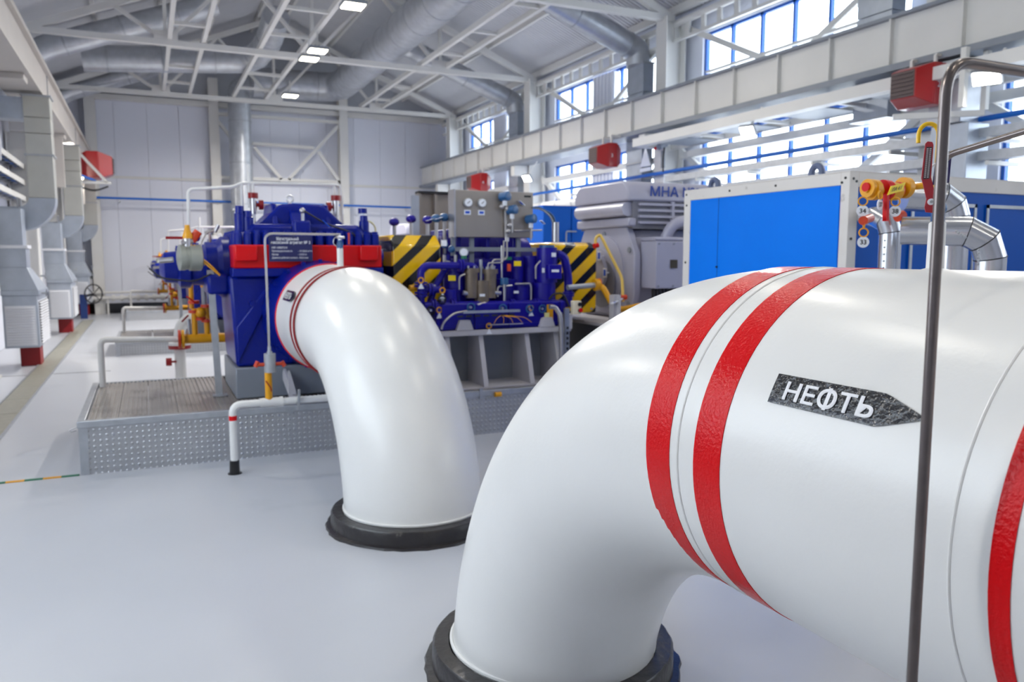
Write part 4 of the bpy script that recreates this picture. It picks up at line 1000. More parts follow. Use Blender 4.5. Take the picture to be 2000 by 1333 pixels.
for nm, c0, c1, r, m in (('vessel', (2.610,6.950,1.122), (2.612,6.950,1.434), .105, VIOLET), ('vessel_cap', (2.612,6.950,1.434), (2.612,6.950,1.462), .075, VIOLET), ('vessel', (2.521,6.820,1.132), (2.522,6.820,1.292), .06, VIOLET),
    ('filter', (2.721,6.800,1.214), (2.722,6.800,1.459), .060, BRONZE), ('filter', (2.906,6.800,1.209), (2.907,6.800,1.448), .060, BRONZE), ('filter_cap', (2.722,6.800,1.445), (2.722,6.800,1.487), .075, BRONZE), ('filter_cap', (2.907,6.800,1.434), (2.907,6.800,1.477), .075, BRONZE),
    ('filter_block', (2.823,6.800,1.173), (2.824,6.800,1.373), .070, BRONZE), ('steel_pipe', (2.814,6.800,1.373), (2.814,6.800,1.567), .016, ZINC), ('filter_knob', (2.737,6.800,1.487), (2.748,6.800,1.520), .028, TUBEW), ('filter_knob', (2.928,6.800,1.477), (2.938,6.800,1.510), .026, TUBEW),
    ('pump_motor', (3.529,6.850,1.343), (3.527,6.850,1.679), .100, VIOLET), ('motor_cap', (3.527,6.850,1.679), (3.527,6.850,1.703), .075, TEAL), ('pump_body', (3.512,6.880,1.102), (3.510,6.880,1.342), .115, VIOLET),
    ('vessel', (3.257,6.950,1.304), (3.256,6.950,1.590), .062, VIOLET), ('vessel', (3.277,6.900,1.147), (3.277,6.900,1.315), .085, VIOLET), ('vessel', (3.170,7.000,1.129), (3.170,7.000,1.378), .12, VIOLET), ('vessel', (3.435,7.020,1.298), (3.434,7.020,1.600), .09, VIOLET),
    ('steel_pipe', (3.018,6.780,1.338), (3.018,6.780,1.695), .010, TUBEW), ('steel_pipe', (3.035,6.760,1.170), (3.035,6.760,1.338), .014, TUBEW), ('valve_head', (3.035,6.760,1.333), (3.035,6.760,1.395), .038, TEAL)):
    MB().cyl(c0, c1, r, 20).build(nm, m, gb)
for c0, c1 in (((2.475,6.850,1.474), (2.476,6.850,1.609)), ((2.589,6.860,1.497), (2.590,6.860,1.609))):
    MB().cyl(c0, c1, .017, 10).build('sensor_stem', TUBEW, gb)
for c in ((2.481,6.860,1.702), (2.558,6.880,1.661)): MB().sphere(c, .034, 12, 8).build('sensor_head', TEAL, gb)
MB().box(2.447,2.491,6.820,6.860,1.743,1.688).build('sensor_head', TAGW, gb, smooth=0)
MB().tube(path([(3.623,6.820,1.620), (3.702,6.820,1.590), (3.750,6.820,1.401), (3.752,6.820,1.099)], .10, 8), .042, 16).build('oil_pipe', VIOLET, gb)
MB().box(3.473,3.616,6.700,6.800,1.517,1.377).build('junction_box', VIOLET, gb, bevel=.008)
MB().box(3.502,3.579,6.694,6.700,1.469,1.445).build('name_plate', TAGW, gb, smooth=0)
MB().box(3.429,3.450,6.742,6.760,1.483,1.440).build('name_plate', TAGW, gb, smooth=0)
MB().box(3.526,3.559,6.720,6.760,1.629,1.590).build('name_plate', TAGW, gb, smooth=0)
MB().tube(path([(3.165,6.800,1.335), (3.321,6.800,1.337), (3.332,6.800,1.308), (3.333,6.800,1.161)], .03), .009, 8).build('steel_pipe', TUBEW, gb)
MB().tube(path([(2.924,6.780,1.496), (2.924,6.780,1.562), (3.071,6.780,1.567), (3.071,6.780,1.766)], .04), .009, 8).build('steel_pipe', TUBEW, gb)
MB().tube(path([(2.869,6.760,1.487), (2.869,6.760,1.534), (3.025,6.760,1.538), (3.030,6.760,1.742)], .04), .008, 8).build('steel_pipe', TUBEW, gb)
MB().tube(path([(2.642,6.780,1.249), (2.718,6.780,1.248), (2.730,6.760,1.310)], .04), .016, 8).build('steel_pipe', TUBEW, gb)
MB().cyl((2.936,6.760,1.258), (2.998,6.760,1.252), .018, 10).build('steel_pipe', TUBEW, gb)
MB().cyl((2.627,6.780,1.264), (2.667,6.780,1.253), .022, 10).build('steel_pipe', TUBEW, gb)
for c, m in (((2.647,6.800,1.633), TAGW), ): MB().tube_rings(Vector(c), Vector((-.3,-1,0)), [(-.03,.034),(0,.040),(.012,.040),(.014,.034)], 24).build('gauge', ZINC, gb); MB().tube_rings(Vector(c), Vector((-.3,-1,0)), [(.012,.032),(.0165,.032)], 24).build('gauge_face', m, gb)
MB().cyl((2.647,6.800,1.572), (2.647,6.800,1.600), .026, 10).build('gauge_mount', GREEN, gb)
MB().box(2.495,2.566,6.800,6.806,1.423,1.373).build('yellow_tag', YELB, gb, smooth=0)
MB().box(3.173,3.248,6.840,6.846,1.551,1.503).build('yellow_tag', YELB, gb, smooth=0)
MB().box(3.108,3.145,6.850,6.862,1.523,1.455).build('orange_label', ORANGE, gb, smooth=0)
MB().cyl((2.649,6.860,1.473), (2.626,6.800,1.479), .02, 12).build('orange_label', ORANGE, gb)
MB().box(3.096,3.160,6.860,6.900,1.590,1.561).build('green_switch', GREEN, gb, smooth=0)
# galvanised cable tray along the skid with cables and yellow ends
tr_ = MB().box(2.561,3.124,6.600,6.660,1.105,1.084)
tr_.build('cable_tray', ZINC, gb, smooth=0)
for i in range(7): MB().box(2.50+i*.085, 2.555+i*.085, 6.594, 6.60, 1.052, 1.068).build('tray_slot', DARK, gb, smooth=0)
for i in range(5): MB().tube(path([(2.937,6.600,1.059), (2.88+i*.07,6.58,1.035), (2.86+i*.095,6.60,.985)], .03), .003, 6).build('earth_wire', YEL, gb)
MB().box(2.827,3.175,6.640,6.670,0.972,0.966).build('terminal_rail', RIBW, gb, smooth=0)
MB().tube(path([(2.603,6.620,1.105), (2.471,6.620,1.090), (2.378,6.620,1.011), (2.358,6.620,0.948)], .12, 8), .011, 8).build('conduit', TUBEW, gb)
for (p, q) in (((2.400,6.700,1.326), (2.399,6.700,1.258)), ((2.369,6.700,1.144), (2.368,6.700,1.088)), ((3.284,6.700,1.128), (3.284,6.700,1.090)), ((2.206,6.720,1.388), (2.206,6.720,1.379)), ((2.835,6.660,0.973), (2.835,6.660,0.945))):
    c = (Vector(p)+Vector(q))/2
    MB().torus(c, (0,1,0), .024, .006, 14, 6).build('tag_ring', YEL, gb)
    MB().add([tuple(c+Vector(d)) for d in ((-.028,-.005,-.075),(.028,-.005,-.075),(0,-.005,-.02),(-.028,0,-.075),(.028,0,-.075),(0,0,-.02))], [(0,1,2),(5,4,3),(0,3,4,1),(1,4,5,2),(2,5,3,0)]).build('triangle_tag', TAGW, gb, smooth=0)
MB().tube(path([(3.500,6.740,1.184), (3.528,6.720,1.234), (3.618,6.700,1.248), (3.663,6.700,1.183), (3.697,6.700,1.108)], .08, 8), .010, 8).build('hose', CABLE, gb)
MB().box(3.408,3.457,6.655,6.665,1.063,1.021).build('name_plate', mat('yellowish_plate', (226,222,150), .5), gb, smooth=0)
MB().cyl((3.080,6.800,1.734), (3.080,6.800,1.772), .02, 10).build('fitting', TUBEW, gb)

# smaller fittings of the oil unit
for c, d in (((2.332,6.760,1.155),(1,0,0)), ((2.518,6.760,1.150),(1,0,0)), ((3.114,6.760,1.139),(1,0,0)), ((3.362,6.760,1.138),(1,0,0)), ((2.318,6.800,1.296),(1,0,0)), ((2.224,6.780,1.258),(0,0,1)), ((2.225,6.780,1.345),(0,0,1)), ((3.751,6.820,1.225),(0,0,1)), ((2.609,6.780,1.512),(1,0,0))):
    d = Vector(d); c = Vector(c)
    MB().cyl(c-d*.022, c-d*.004, .058, 18).cyl(c+d*.004, c+d*.022, .058, 18).build('pipe_flange', VIOLET, gb)
for c in ((2.394,6.740,1.210), (2.663,6.720,1.134), (2.980,6.720,1.116), (3.256,6.720,1.104), (3.392,6.720,1.100), (2.279,6.720,1.117)):
    c = Vector(c)
    MB().cyl(c, c+Vector((0,-.05,0)), .012, 8).build('valve_stem', ZINC, gb)
    MB().torus(c+Vector((0,-.05,0)), (0,1,0), .035, .007, 14, 6).build('hand_wheel', BLACK if c.x < 2.6 else TEAL, gb)
for c in ((2.698,6.740,1.488), (2.881,6.740,1.478)):
    for a in range(6):
        t = PI*2*a/6; p = Vector(c)+Vector((math.cos(t)*.06, .06+math.sin(t)*.06, 0)); MB().cyl(p, p+Vector((0,0,.022)), .009, 6).build('cap_bolt', ZINC, gb)
for pts, r in ((((2.584,6.760,1.293), (2.585,6.760,1.414), (2.640,6.760,1.433)), .008), (((2.967,6.760,1.220), (2.967,6.760,1.315), (3.124,6.780,1.322)), .008), (((3.342,6.720,1.383), (3.341,6.720,1.504), (3.400,6.740,1.552)), .008), (((2.725,6.700,1.110), (2.726,6.700,1.153), (2.825,6.720,1.168)), .010), (((2.458,6.800,1.554), (2.517,6.800,1.544), (2.536,6.800,1.498)), .007)):
    MB().tube(path(list(pts), .03), r, 8).build('steel_pipe', TUBEW, gb)
for x0, y0, x1, y1, m in ((1000,566,1012,556,TAGW),(868,590,880,584,TAGW),(893,578,899,572,TAGW),(1044,572,1052,564,TAGW),(1020,545,1030,538,TAGW)):
    MB().box(3.133,3.138,6.800,6.810,1.287,1.282).build('name_plate', TAGW, gb, smooth=0) if False else None
for c, w in (((3.176,6.800,1.257), .05), ((2.525,6.790,1.237), .05), ((2.569,6.735,1.136), .03), ((3.537,6.735,1.120), .045), ((2.795,6.720,1.239), .05)):
    MB().box(c[0]-w/2, c[0]+w/2, c[1]-.004, c[1]+.004, c[2]-.012, c[2]+.012).build('name_plate', TAGW, gb, smooth=0)
for x in (2.40, 2.72, 3.06, 3.40, 3.60):
    MB().box(x-.012, x+.012, 6.675, 6.70, .935, 1.16).build('skid_rib', VIOLET, gb, smooth=0)

# stainless control panel on a grey frame
cp = thing('control_panel', 'stainless steel gauge panel standing over the blue gearbox', 'panel', (3.05, 7.05, .93))
PX0, PX1, PZ0, PZ1 = 2.632, 3.452, 1.775, 2.212
MB().box(PX0, PX1, 7.0, 7.14, PZ0, PZ1).build('panel', STAIN, cp, bevel=.006)
MB().box(PX0-.004, PX0+.012, 6.992, 7.15, PZ0-.004, PZ1+.006).build('edge', TUBEW, cp, smooth=0)
MB().bar((2.625,7.020,1.662), (3.569,7.020,1.660), .03, .04).build('beam', GREYD, cp, smooth=0)
for p, q in (((2.828,7.060,1.780), (2.826,7.060,1.380)), ((3.319,7.060,1.770), (3.319,7.060,1.374)), ((2.641,7.060,1.778), (2.639,7.060,1.600))):
    MB().bar(p, q, .04, .03).build('post', GREYD, cp, smooth=0)
MB().box(3.426,3.355,6.997,7.000,2.182,2.164).build('maker_mark', BLACK, cp, smooth=0)
for c in ((2.761,6.990,2.096), (2.903,6.990,2.096)):
    c = Vector(c)
    g = MB().tube_rings(c, Vector((0,-1,0)), [(-.01,.042),(.022,.042),(.026,.036)], 24).build('gauge', ZINC, cp)
    MB().tube_rings(c, Vector((0,-1,0)), [(.024,.035),(.0275,.035)], 24).build('gauge_face', TAGW, g)
    MB().bar(c+Vector((-.012,-.029,-.008)), c+Vector((.016,-.029,.014)), .004).build('needle', BLACK, g, smooth=0)
    t2 = MB().box(c.x-.032, c.x+.034, 6.994, 7.0, c.z-.112, c.z-.066).build('label_plate', TAGW, cp, smooth=0)
    MB().box(c.x-.020, c.x+.022, 6.991, 6.994, c.z-.100, c.z-.078).build('label_print', TAGB, t2, smooth=0)
for c in ((3.122,6.940,2.161), (3.193,6.930,2.037), (3.399,6.940,1.955)):
    c = Vector(c)
    h = MB().tube_rings(c, Vector((.5,-1,.1)).normalized(), [(-.05,.030),(-.045,.044),(.045,.044),(.05,.034)], 18).build('transmitter_head', TEAL, cp)
    MB().cyl(c+Vector((0,0,-.04)), c+Vector((0,0,-.085)), .022, 12).build('transmitter_neck', TAGW, h)
MB().tube([(3.137,6.960,2.124), (3.142,6.960,1.766)], .011, 8).tube([(3.202,6.950,2.000), (3.202,6.950,1.820)], .010, 8).build('impulse_line', TUBEW, cp)
for c in ((3.095,6.950,2.065), (3.148,6.950,2.047), (3.175,6.950,1.892), (3.159,6.950,1.834)): MB().sphere(c, .026, 10, 8).build('manifold_valve', TUBEW, cp)
MB().tube([(3.228,6.960,1.840), (3.526,6.960,1.849)], .008, 8).tube([(3.409,6.960,1.916), (3.409,6.960,1.749)], .008, 8).build('impulse_line', TUBEW, cp)
MB().bar((3.282,6.970,2.129), (3.342,6.970,2.082), .004, .05, up=(0,1,0)).build('label_plate', TAGW, cp, smooth=0)
MB().bar((3.293,6.966,2.117), (3.323,6.966,2.093), .004, .034, up=(0,1,0)).build('label_print', TAGB, cp, smooth=0)
for k, (a, b_) in enumerate(((405,436),(408,440),(411,446))):
    MB().tube(path([(3.435,6.980,2.065), (3.50+.02*k,6.98,2.075-.01*k), (3.68-.012*k,7.0,2.0-.012*k), (3.705-.012*k,7.0,1.88)], .12, 8), .009, 8).build('cable', [TEAL, DARK, ZINC][k], cp)
MB().cyl((3.70,7.0,1.735),(3.70,7.0,1.93),.036,14).build('conduit', TUBEW, cp)
MB().bar((3.520,6.970,1.943), (3.559,6.970,1.909), .004, .045, up=(0,1,0)).build('label_plate', TAGW, cp, smooth=0)
MB().bar((3.526,6.966,1.936), (3.549,6.966,1.916), .004, .028, up=(0,1,0)).build('label_print', TAGB, cp, smooth=0)
# instruments between guard and panel
for i, (c, m) in enumerate((((2.307,7.300,1.949), VIOLET), ((2.453,7.250,1.940), TAGW), ((2.524,7.200,1.953), TEAL), ((2.606,7.200,1.965), TEAL), ((2.170,7.400,1.921), VIOLET))):
    t_ = thing('transmitter', ['small violet instrument on top of the first striped guard', 'small instrument with a blue and white tag behind the first striped guard', 'teal instrument head behind the right end of the first striped guard', 'teal instrument head touching the left edge of the control panel', 'violet knob at the left top of the first striped guard'][i], 'instrument', c)
    c = Vector(c)
    MB().sphere(c, .05, 14, 10, .8).build('head', VIOLET if m == TAGW else m, t_)
    MB().cyl((c.x,c.y,1.62),(c.x,c.y,c.z-.03),.018,10).build('stem', TUBEW, t_)
    if i in (1, 2):
        MB().bar(c+Vector((-.03,-.06,-.01)), c+Vector((.035,-.06,.01)), .004, .05, up=(0,1,0)).build('tag', TAGW, t_, smooth=0)
        MB().bar(c+Vector((-.015,-.064,-.005)), c+Vector((.02,-.064,.005)), .004, .03, up=(0,1,0)).build('tag', TAGB, t_, smooth=0)

# instruments between the pump and the first guard
bj = thing('bearing_instruments', 'bronze and teal instruments on the bearing between pump and first guard', 'instrument', (1.97, 7.1, 1.5))
MB().cyl((1.862,7.050,1.600), (1.947,7.050,1.600), .06, 16).build('head', VIOLET, bj)
MB().bar((1.849,6.980,1.636), (1.904,6.980,1.595), .004, .06, up=(0,1,0)).build('tag', TAGW, bj, smooth=0)
MB().bar((1.861,6.975,1.627), (1.894,6.975,1.602), .004, .036, up=(0,1,0)).build('tag', TAGB, bj, smooth=0)
for c in ((1.850,7.100,1.757), (1.879,7.050,1.738), (1.889,7.000,1.714)): MB().sphere(c, .026, 10, 8).build('valve', TEAL if c[0] > 1.9 else BRONZE, bj)
MB().tube(path([(1.749,7.000,1.736), (1.787,6.970,1.691), (1.845,7.000,1.627)], .04), .009, 8).build('cable', CABLE, bj)
MB().torus((1.874,7.300,1.837), (0,1,0), .085, .008, 18, 6, -.2, PI+.2).build('hose_loop', mat('pale_yellow_hose', (226,220,170), .5), bj)

# ---------------------------------------------------------------- grey motor
mo = thing('electric_motor', 'grey electric motor with arched hood lettered МНА and octagonal end plate', 'motor', (5.4, 7.45, .95), 'grey motors')
MX0, MX1, MYA, MYB = 4.54, 6.5, 6.86, 8.06
hy0, hy1 = 6.90, 8.02
octo = [(6.93,.98),(6.86,1.2),(6.86,1.62),(7.02,1.90),(7.88,1.90),(8.06,1.62),(8.06,1.2),(7.98,.98)]
MB().prism(octo, 'x', MX0, MX0+.08).build('end_plate', GREY, mo, bevel=.012)
MB().prism([(y*.94+.06*7.45, z*.96+.05) for y, z in octo], 'x', MX0+.08, MX1).build('frame', GREY, mo, bevel=.02)
yc = 7.45
hood = [(hy0,2.16)]+[(hy0+.16-.16*math.cos(t), 2.20+.17*math.sin(t)) for t in [PI/2*i/6 for i in range(7)]]+[(hy1-.16+.16*math.cos(t), 2.20+.17*math.sin(t)) for t in [PI/2*(6-i)/6 for i in range(7)]]+[(hy1,2.16)]
hx0 = MX0-.06
MB().prism(hood, 'x', hx0, MX1).build('hood', GREY, mo, bevel=.02)
MB().box(MX0+.02, MX1, hy0+.03, hy1-.03, 1.88, 2.16).build('vent_core', mat('vent_core_grey', (120,120,130), .5), mo, smooth=0)
MB().tube([(hx0+.04,hy0+.06,2.08),(hx0+.04,hy1-.06,2.08)],.075,16).build('end_roll', GREY, mo)
MB().box(hx0+.02, MX0+.06, hy0+.02, hy1-.02, 1.90, 1.99).build('end_sill', GREY, mo, bevel=.02)
for i in range(4): MB().box(MX0+.08, MX1, hy0-.005, hy0+.03, 1.93+i*.062, 1.955+i*.062).build('louvre', GREY, mo, smooth=0)
for x in (5.02, 5.5, 6.0): MB().box(x, x+.03, hy0-.01, hy0+.03, 1.90, 2.16).build('louvre_post', GREY, mo, smooth=0)
letters('МНА №3 С', .135, lambda x, y: (4.735+x, hy0-.004, 2.215+y*1.0), mat('blue_lettering', (24,62,150), .5), mo, .02, width=.80)
MB().tube_rings(Vector((MX0,yc,1.42)), Vector((-1,0,0)), [(0,.40),(.015,.40),(.02,.37),(.03,.25),(.05,.25),(.055,.18),(.10,.18)], 48).build('bearing_shield', GREY, mo)
MB().tube_rings(Vector((MX0-.05,yc-.05,1.30)), Vector((-1,0,0)), [(0,.26),(.012,.26),(.014,.20)], 32).build('bearing_cap', mat('motor_dark_grey', (112,112,122), .4), mo)  # bearing cap in a darker grey than the motor
for a in range(10):
    t = 2*PI*a/10; MB().cyl((MX0-.012,yc+math.cos(t)*.33,1.42+math.sin(t)*.33),(MX0+.01,yc+math.cos(t)*.33,1.42+math.sin(t)*.33),.016,8).build('bolt', GREYD, mo)
for y, z in ((6.95,1.66),(7.95,1.66),(6.95,1.1),(7.95,1.1),(7.45,1.83)): MB().cyl((MX0-.012,y,z),(MX0+.01,y,z),.03,12).build('bolt_hole', GREYD, mo)
MB().box(MX0-.03,MX0,yc-.30,yc-.06,1.33,1.36).box(MX0-.05,MX0,yc+.02,yc+.05,1.1,1.5).build('shield_rib', GREY, mo, smooth=0)
MB().box(4.64, 5.04, 6.62, 6.90, 1.27, 1.745).build('terminal_box', GREY, mo, bevel=.008)
MB().box(4.81, 4.895, 6.612, 6.62, 1.475, 1.56).build('name_plate', mat('brown_plate', (62,56,46), .5), mo, smooth=0)
for x in (4.67, 4.85, 5.01): MB().cyl((x,6.61,1.72),(x,6.62,1.72),.010,8).cyl((x,6.61,1.295),(x,6.62,1.295),.010,8).build('bolt', GREYD, mo)
MB().box(4.64, 5.0, 6.65, 6.92, 1.745, 1.79).build('terminal_box_lid', GREY, mo, bevel=.02)
MB().tube(path([(4.86,6.78,1.78),(4.90,6.74,1.90),(5.02,6.72,1.96),(6.2,6.72,1.97)],.12,8),.055,18).build('air_pipe', GREY, mo)
MB().box(4.62, 6.4, 6.82, 8.1, .94, 1.02).build('foot', GREY, mo, smooth=0)
MB().cyl((4.7,6.72,1.0),(5.0,6.72,1.27),.05,10).build('cable_bundle', CABLE, mo)
for k in range(9): MB().tube(path([(4.66+k*.04,6.70,1.27),(4.66+k*.045,6.69,1.12),(4.74+k*.05,6.70,.97)],.06),.016,8).build('cable', CABLE, mo)
bs = thing('equipment_plinth', 'dark grey plinth block with a light top edge under the grey motor', 'base', (5.2, 7.4, 0))
MB().box(4.10, 6.7, 6.55, 8.35, .405, .90).build('block', mat('dark_base_paint', (70,72,84), .5, var=.08), bs, smooth=0)
MB().box(4.08, 6.7, 6.52, 8.36, .90, .935).build('top_plate', RIBW, bs, bevel=.005)
MB().bar((4.16,6.62,.935),(4.16,6.62,1.22),.07,.09).bar((4.16,6.58,.935),(4.16,6.58,1.22),.012,.12).build('post', RIBW, bs, smooth=0)
dup(bs, (0, DY2, -.16), 'dark plinth block of the motor farther back')
dup(mo, (0, DY2, -.16), 'grey motor farther back, its hood showing above the first striped guard', skip=('lettering',))

# yellow pipes at the motor
y1 = thing('yellow_pipe', 'thick yellow pipe curving down from the flange beside the second striped guard', 'pipe', (4.1, 6.75, 1.2))
MB().tube(path([(3.706,6.760,1.293), (4.028,6.760,1.313)], .02), .026, 12).build('steel_run', ZINC, y1)
MB().cyl((4.011,6.760,1.313), (4.058,6.760,1.318), .06, 18).build('flange', YEL, y1); MB().cyl((4.040,6.760,1.328), (4.069,6.760,1.328), .05, 18).build('flange', RUST, y1)
MB().tube(path([(4.052,6.760,1.313), (4.087,6.720,1.288), (4.183,6.660,1.087), (4.254,6.640,1.071), (4.443,6.600,1.104), (4.688,6.600,1.128)], .08, 8), .030, 14).build('pipe', YEL, y1)
y2 = thing('yellow_pipe', 'thin yellow pipe arching beside the round end of the grey motor', 'pipe', (4.3, 6.8, 1.6))
MB().tube(path([(4.071,6.850,1.691), (4.070,6.850,1.777), (4.111,6.830,1.813), (4.305,6.720,1.382), (4.296,6.680,1.144)], .05, 8), .015, 12).build('pipe', mat('pale_yellow_paint', (226,190,90), .4), y2)
MB().cyl((4.053,6.850,1.696), (4.100,6.850,1.707), .026, 12).build('flange', REDP, y2); MB().cyl((4.259,6.680,1.185), (4.331,6.680,1.189), .026, 12).build('flange', RUST, y2)
for c, lb in (((4.425,7.368,1.600), 'upper blue and white tag on the round motor end'), ((4.425,7.248,1.421), 'lower blue and white tag on the round motor end')):
    t_ = thing('tag', lb, 'tag', c, 'tags on the motor end')
    MB().bar((4.485,c[1],c[2]), (4.43,c[1],c[2]), .012).box(4.425, 4.429, c[1]-.035, c[1]+.035, c[2]-.05, c[2]+.05).build('plate', TAGW, t_, smooth=0)
    MB().box(4.421, 4.425, c[1]-.02, c[1]+.02, c[2]-.034, c[2]+.034).build('print', TAGB, t_, smooth=0)
t_ = thing('tag', 'tilted blue and white tag on the grey post before the motor', 'tag', (4.14, 6.55, 1.15))
MB().bar((4.09,6.568,1.135),(4.21,6.568,1.185),.006,.055,up=(0,1,0)).build('plate', TAGW, t_, smooth=0)
MB().bar((4.115,6.563,1.146),(4.185,6.563,1.175),.005,.032,up=(0,1,0)).build('print', TAGB, t_, smooth=0)

# push button station on its posts
bp_ = thing('button_station', 'cream push button box with black and red buttons on a slotted post', 'control box', (3.66, 6.62, .4))
MB().box(3.688,3.776,6.600,6.660,1.170,1.040).build('box', mat('cream_plastic', (232,222,196), .4), bp_, bevel=.006)
for p, m in (((3.754,6.600,1.137), BLACK), ((3.757,6.600,1.077), BLACK), ((3.754,6.580,1.084), REDP)):
    MB().cyl(Vector(p)-Vector((0,.012,0)), p, .020, 14).build('button', m, bp_)
MB().bar((3.64,6.65,.408),(3.64,6.65,1.10),.05,.03,up=(0,1,0)).build('slotted_post', ZINC, bp_, smooth=0)
for i in range(9): MB().box(3.632,3.648,6.62,6.634,.50+i*.05,.525+i*.05).build('slot', DARK, bp_, smooth=0)
fr_ = thing('guard_rail', 'grey bent tube frame with a yellow board beside the gearbox pedestal', 'rail', (3.5, 6.6, .4))
MB().tube(path([(3.44,6.62,1.12),(3.50,6.62,1.12),(3.55,6.60,1.03),(3.56,6.58,.42)],.05),.022,12).build('tube', TUBEW, fr_)
MB().box(3.44,3.50,6.66,6.68,.925,1.14).build('board', YEL, fr_, smooth=0)
MB().bar((3.60,6.68,.408),(3.585,6.68,1.06),.035).build('post', TUBEW, fr_, smooth=0)
MB().box(3.565,3.60,6.71,6.73,.408,.90).build('board', YEL, fr_, smooth=0)

# back panel and enclosures between the trains
bk = thing('open_cabinet', 'beige open instrument cabinet behind the left edge of the control panel', 'cabinet', (3.1, 9.0, 0))
x0, x1, z0, z1 = 2.93, 3.46, 1.85, 2.33
MB().box(x0, x1, 9.05, 9.10, z0, z1).build('back', STAIN, bk, smooth=0)
for a in (x0, x0+.20, x1-.03): MB().box(a, a+.035, 8.98, 9.05, z0, z1).build('divider', STAIN, bk, smooth=0)
MB().box(x0, x1, 8.95, 9.10, z1, z1+.025).build('top', DARK, bk, smooth=0); MB().box(x0, x1, 8.95, 9.10, z0-.02, z0).build('bottom', TUBEW, bk, smooth=0)
MB().box(x0-.10, x0-.01, 8.92, 8.96, z0-.03, z1-.03).build('door', DUCTD, bk, smooth=0)
MB().bar((x0+.05,9.07,0),(x0+.05,9.07,z0),.05).bar((x1-.05,9.07,0),(x1-.05,9.07,z0),.05).build('post', GREYD, bk, smooth=0)
be = thing('equipment_enclosure', 'dark blue enclosure wall seen between the control panel and the grey motor', 'enclosure', (6.6, 12.3, 0))
MB().box(5.9, 8.0, 11.6, 13.4, 0, 2.42).build('body', SHADEBLUE, be, smooth=0)
for i in range(4): MB().box(5.9+i*.53, 6.40+i*.53, 11.58, 11.60, .1, 2.38).build('panel', SHADEBLUE, be, bevel=.006)
MB().tube(path([(6.5,11.56,1.6),(6.3,11.54,1.6),(6.3,11.54,2.0),(6.5,11.56,2.0)],.03),.012,8).build('handle', ZINC, be)
wp = thing('insulated_pipe', 'white banded pipe along the right wall above the dark blue enclosure', 'pipe', (8.3, 12, 2.75))
MB().cyl((8.3,12.4,2.72),(8.3,22.0,2.72),.10,20).build('pipe', PAINT, wp)
for i in range(13): MB().cyl((8.3,12.6+i*.74,2.72),(8.3,12.64+i*.74,2.72),.105,20).build('band', ZINC, wp)
for y in (13, 15, 18): MB().bar((8.3,y,2.9),(8.9,y,2.9),.05).bar((8.3,y,2.84),(8.3,y,2.92),.04).build('hanger', STEEL, wp, smooth=0)

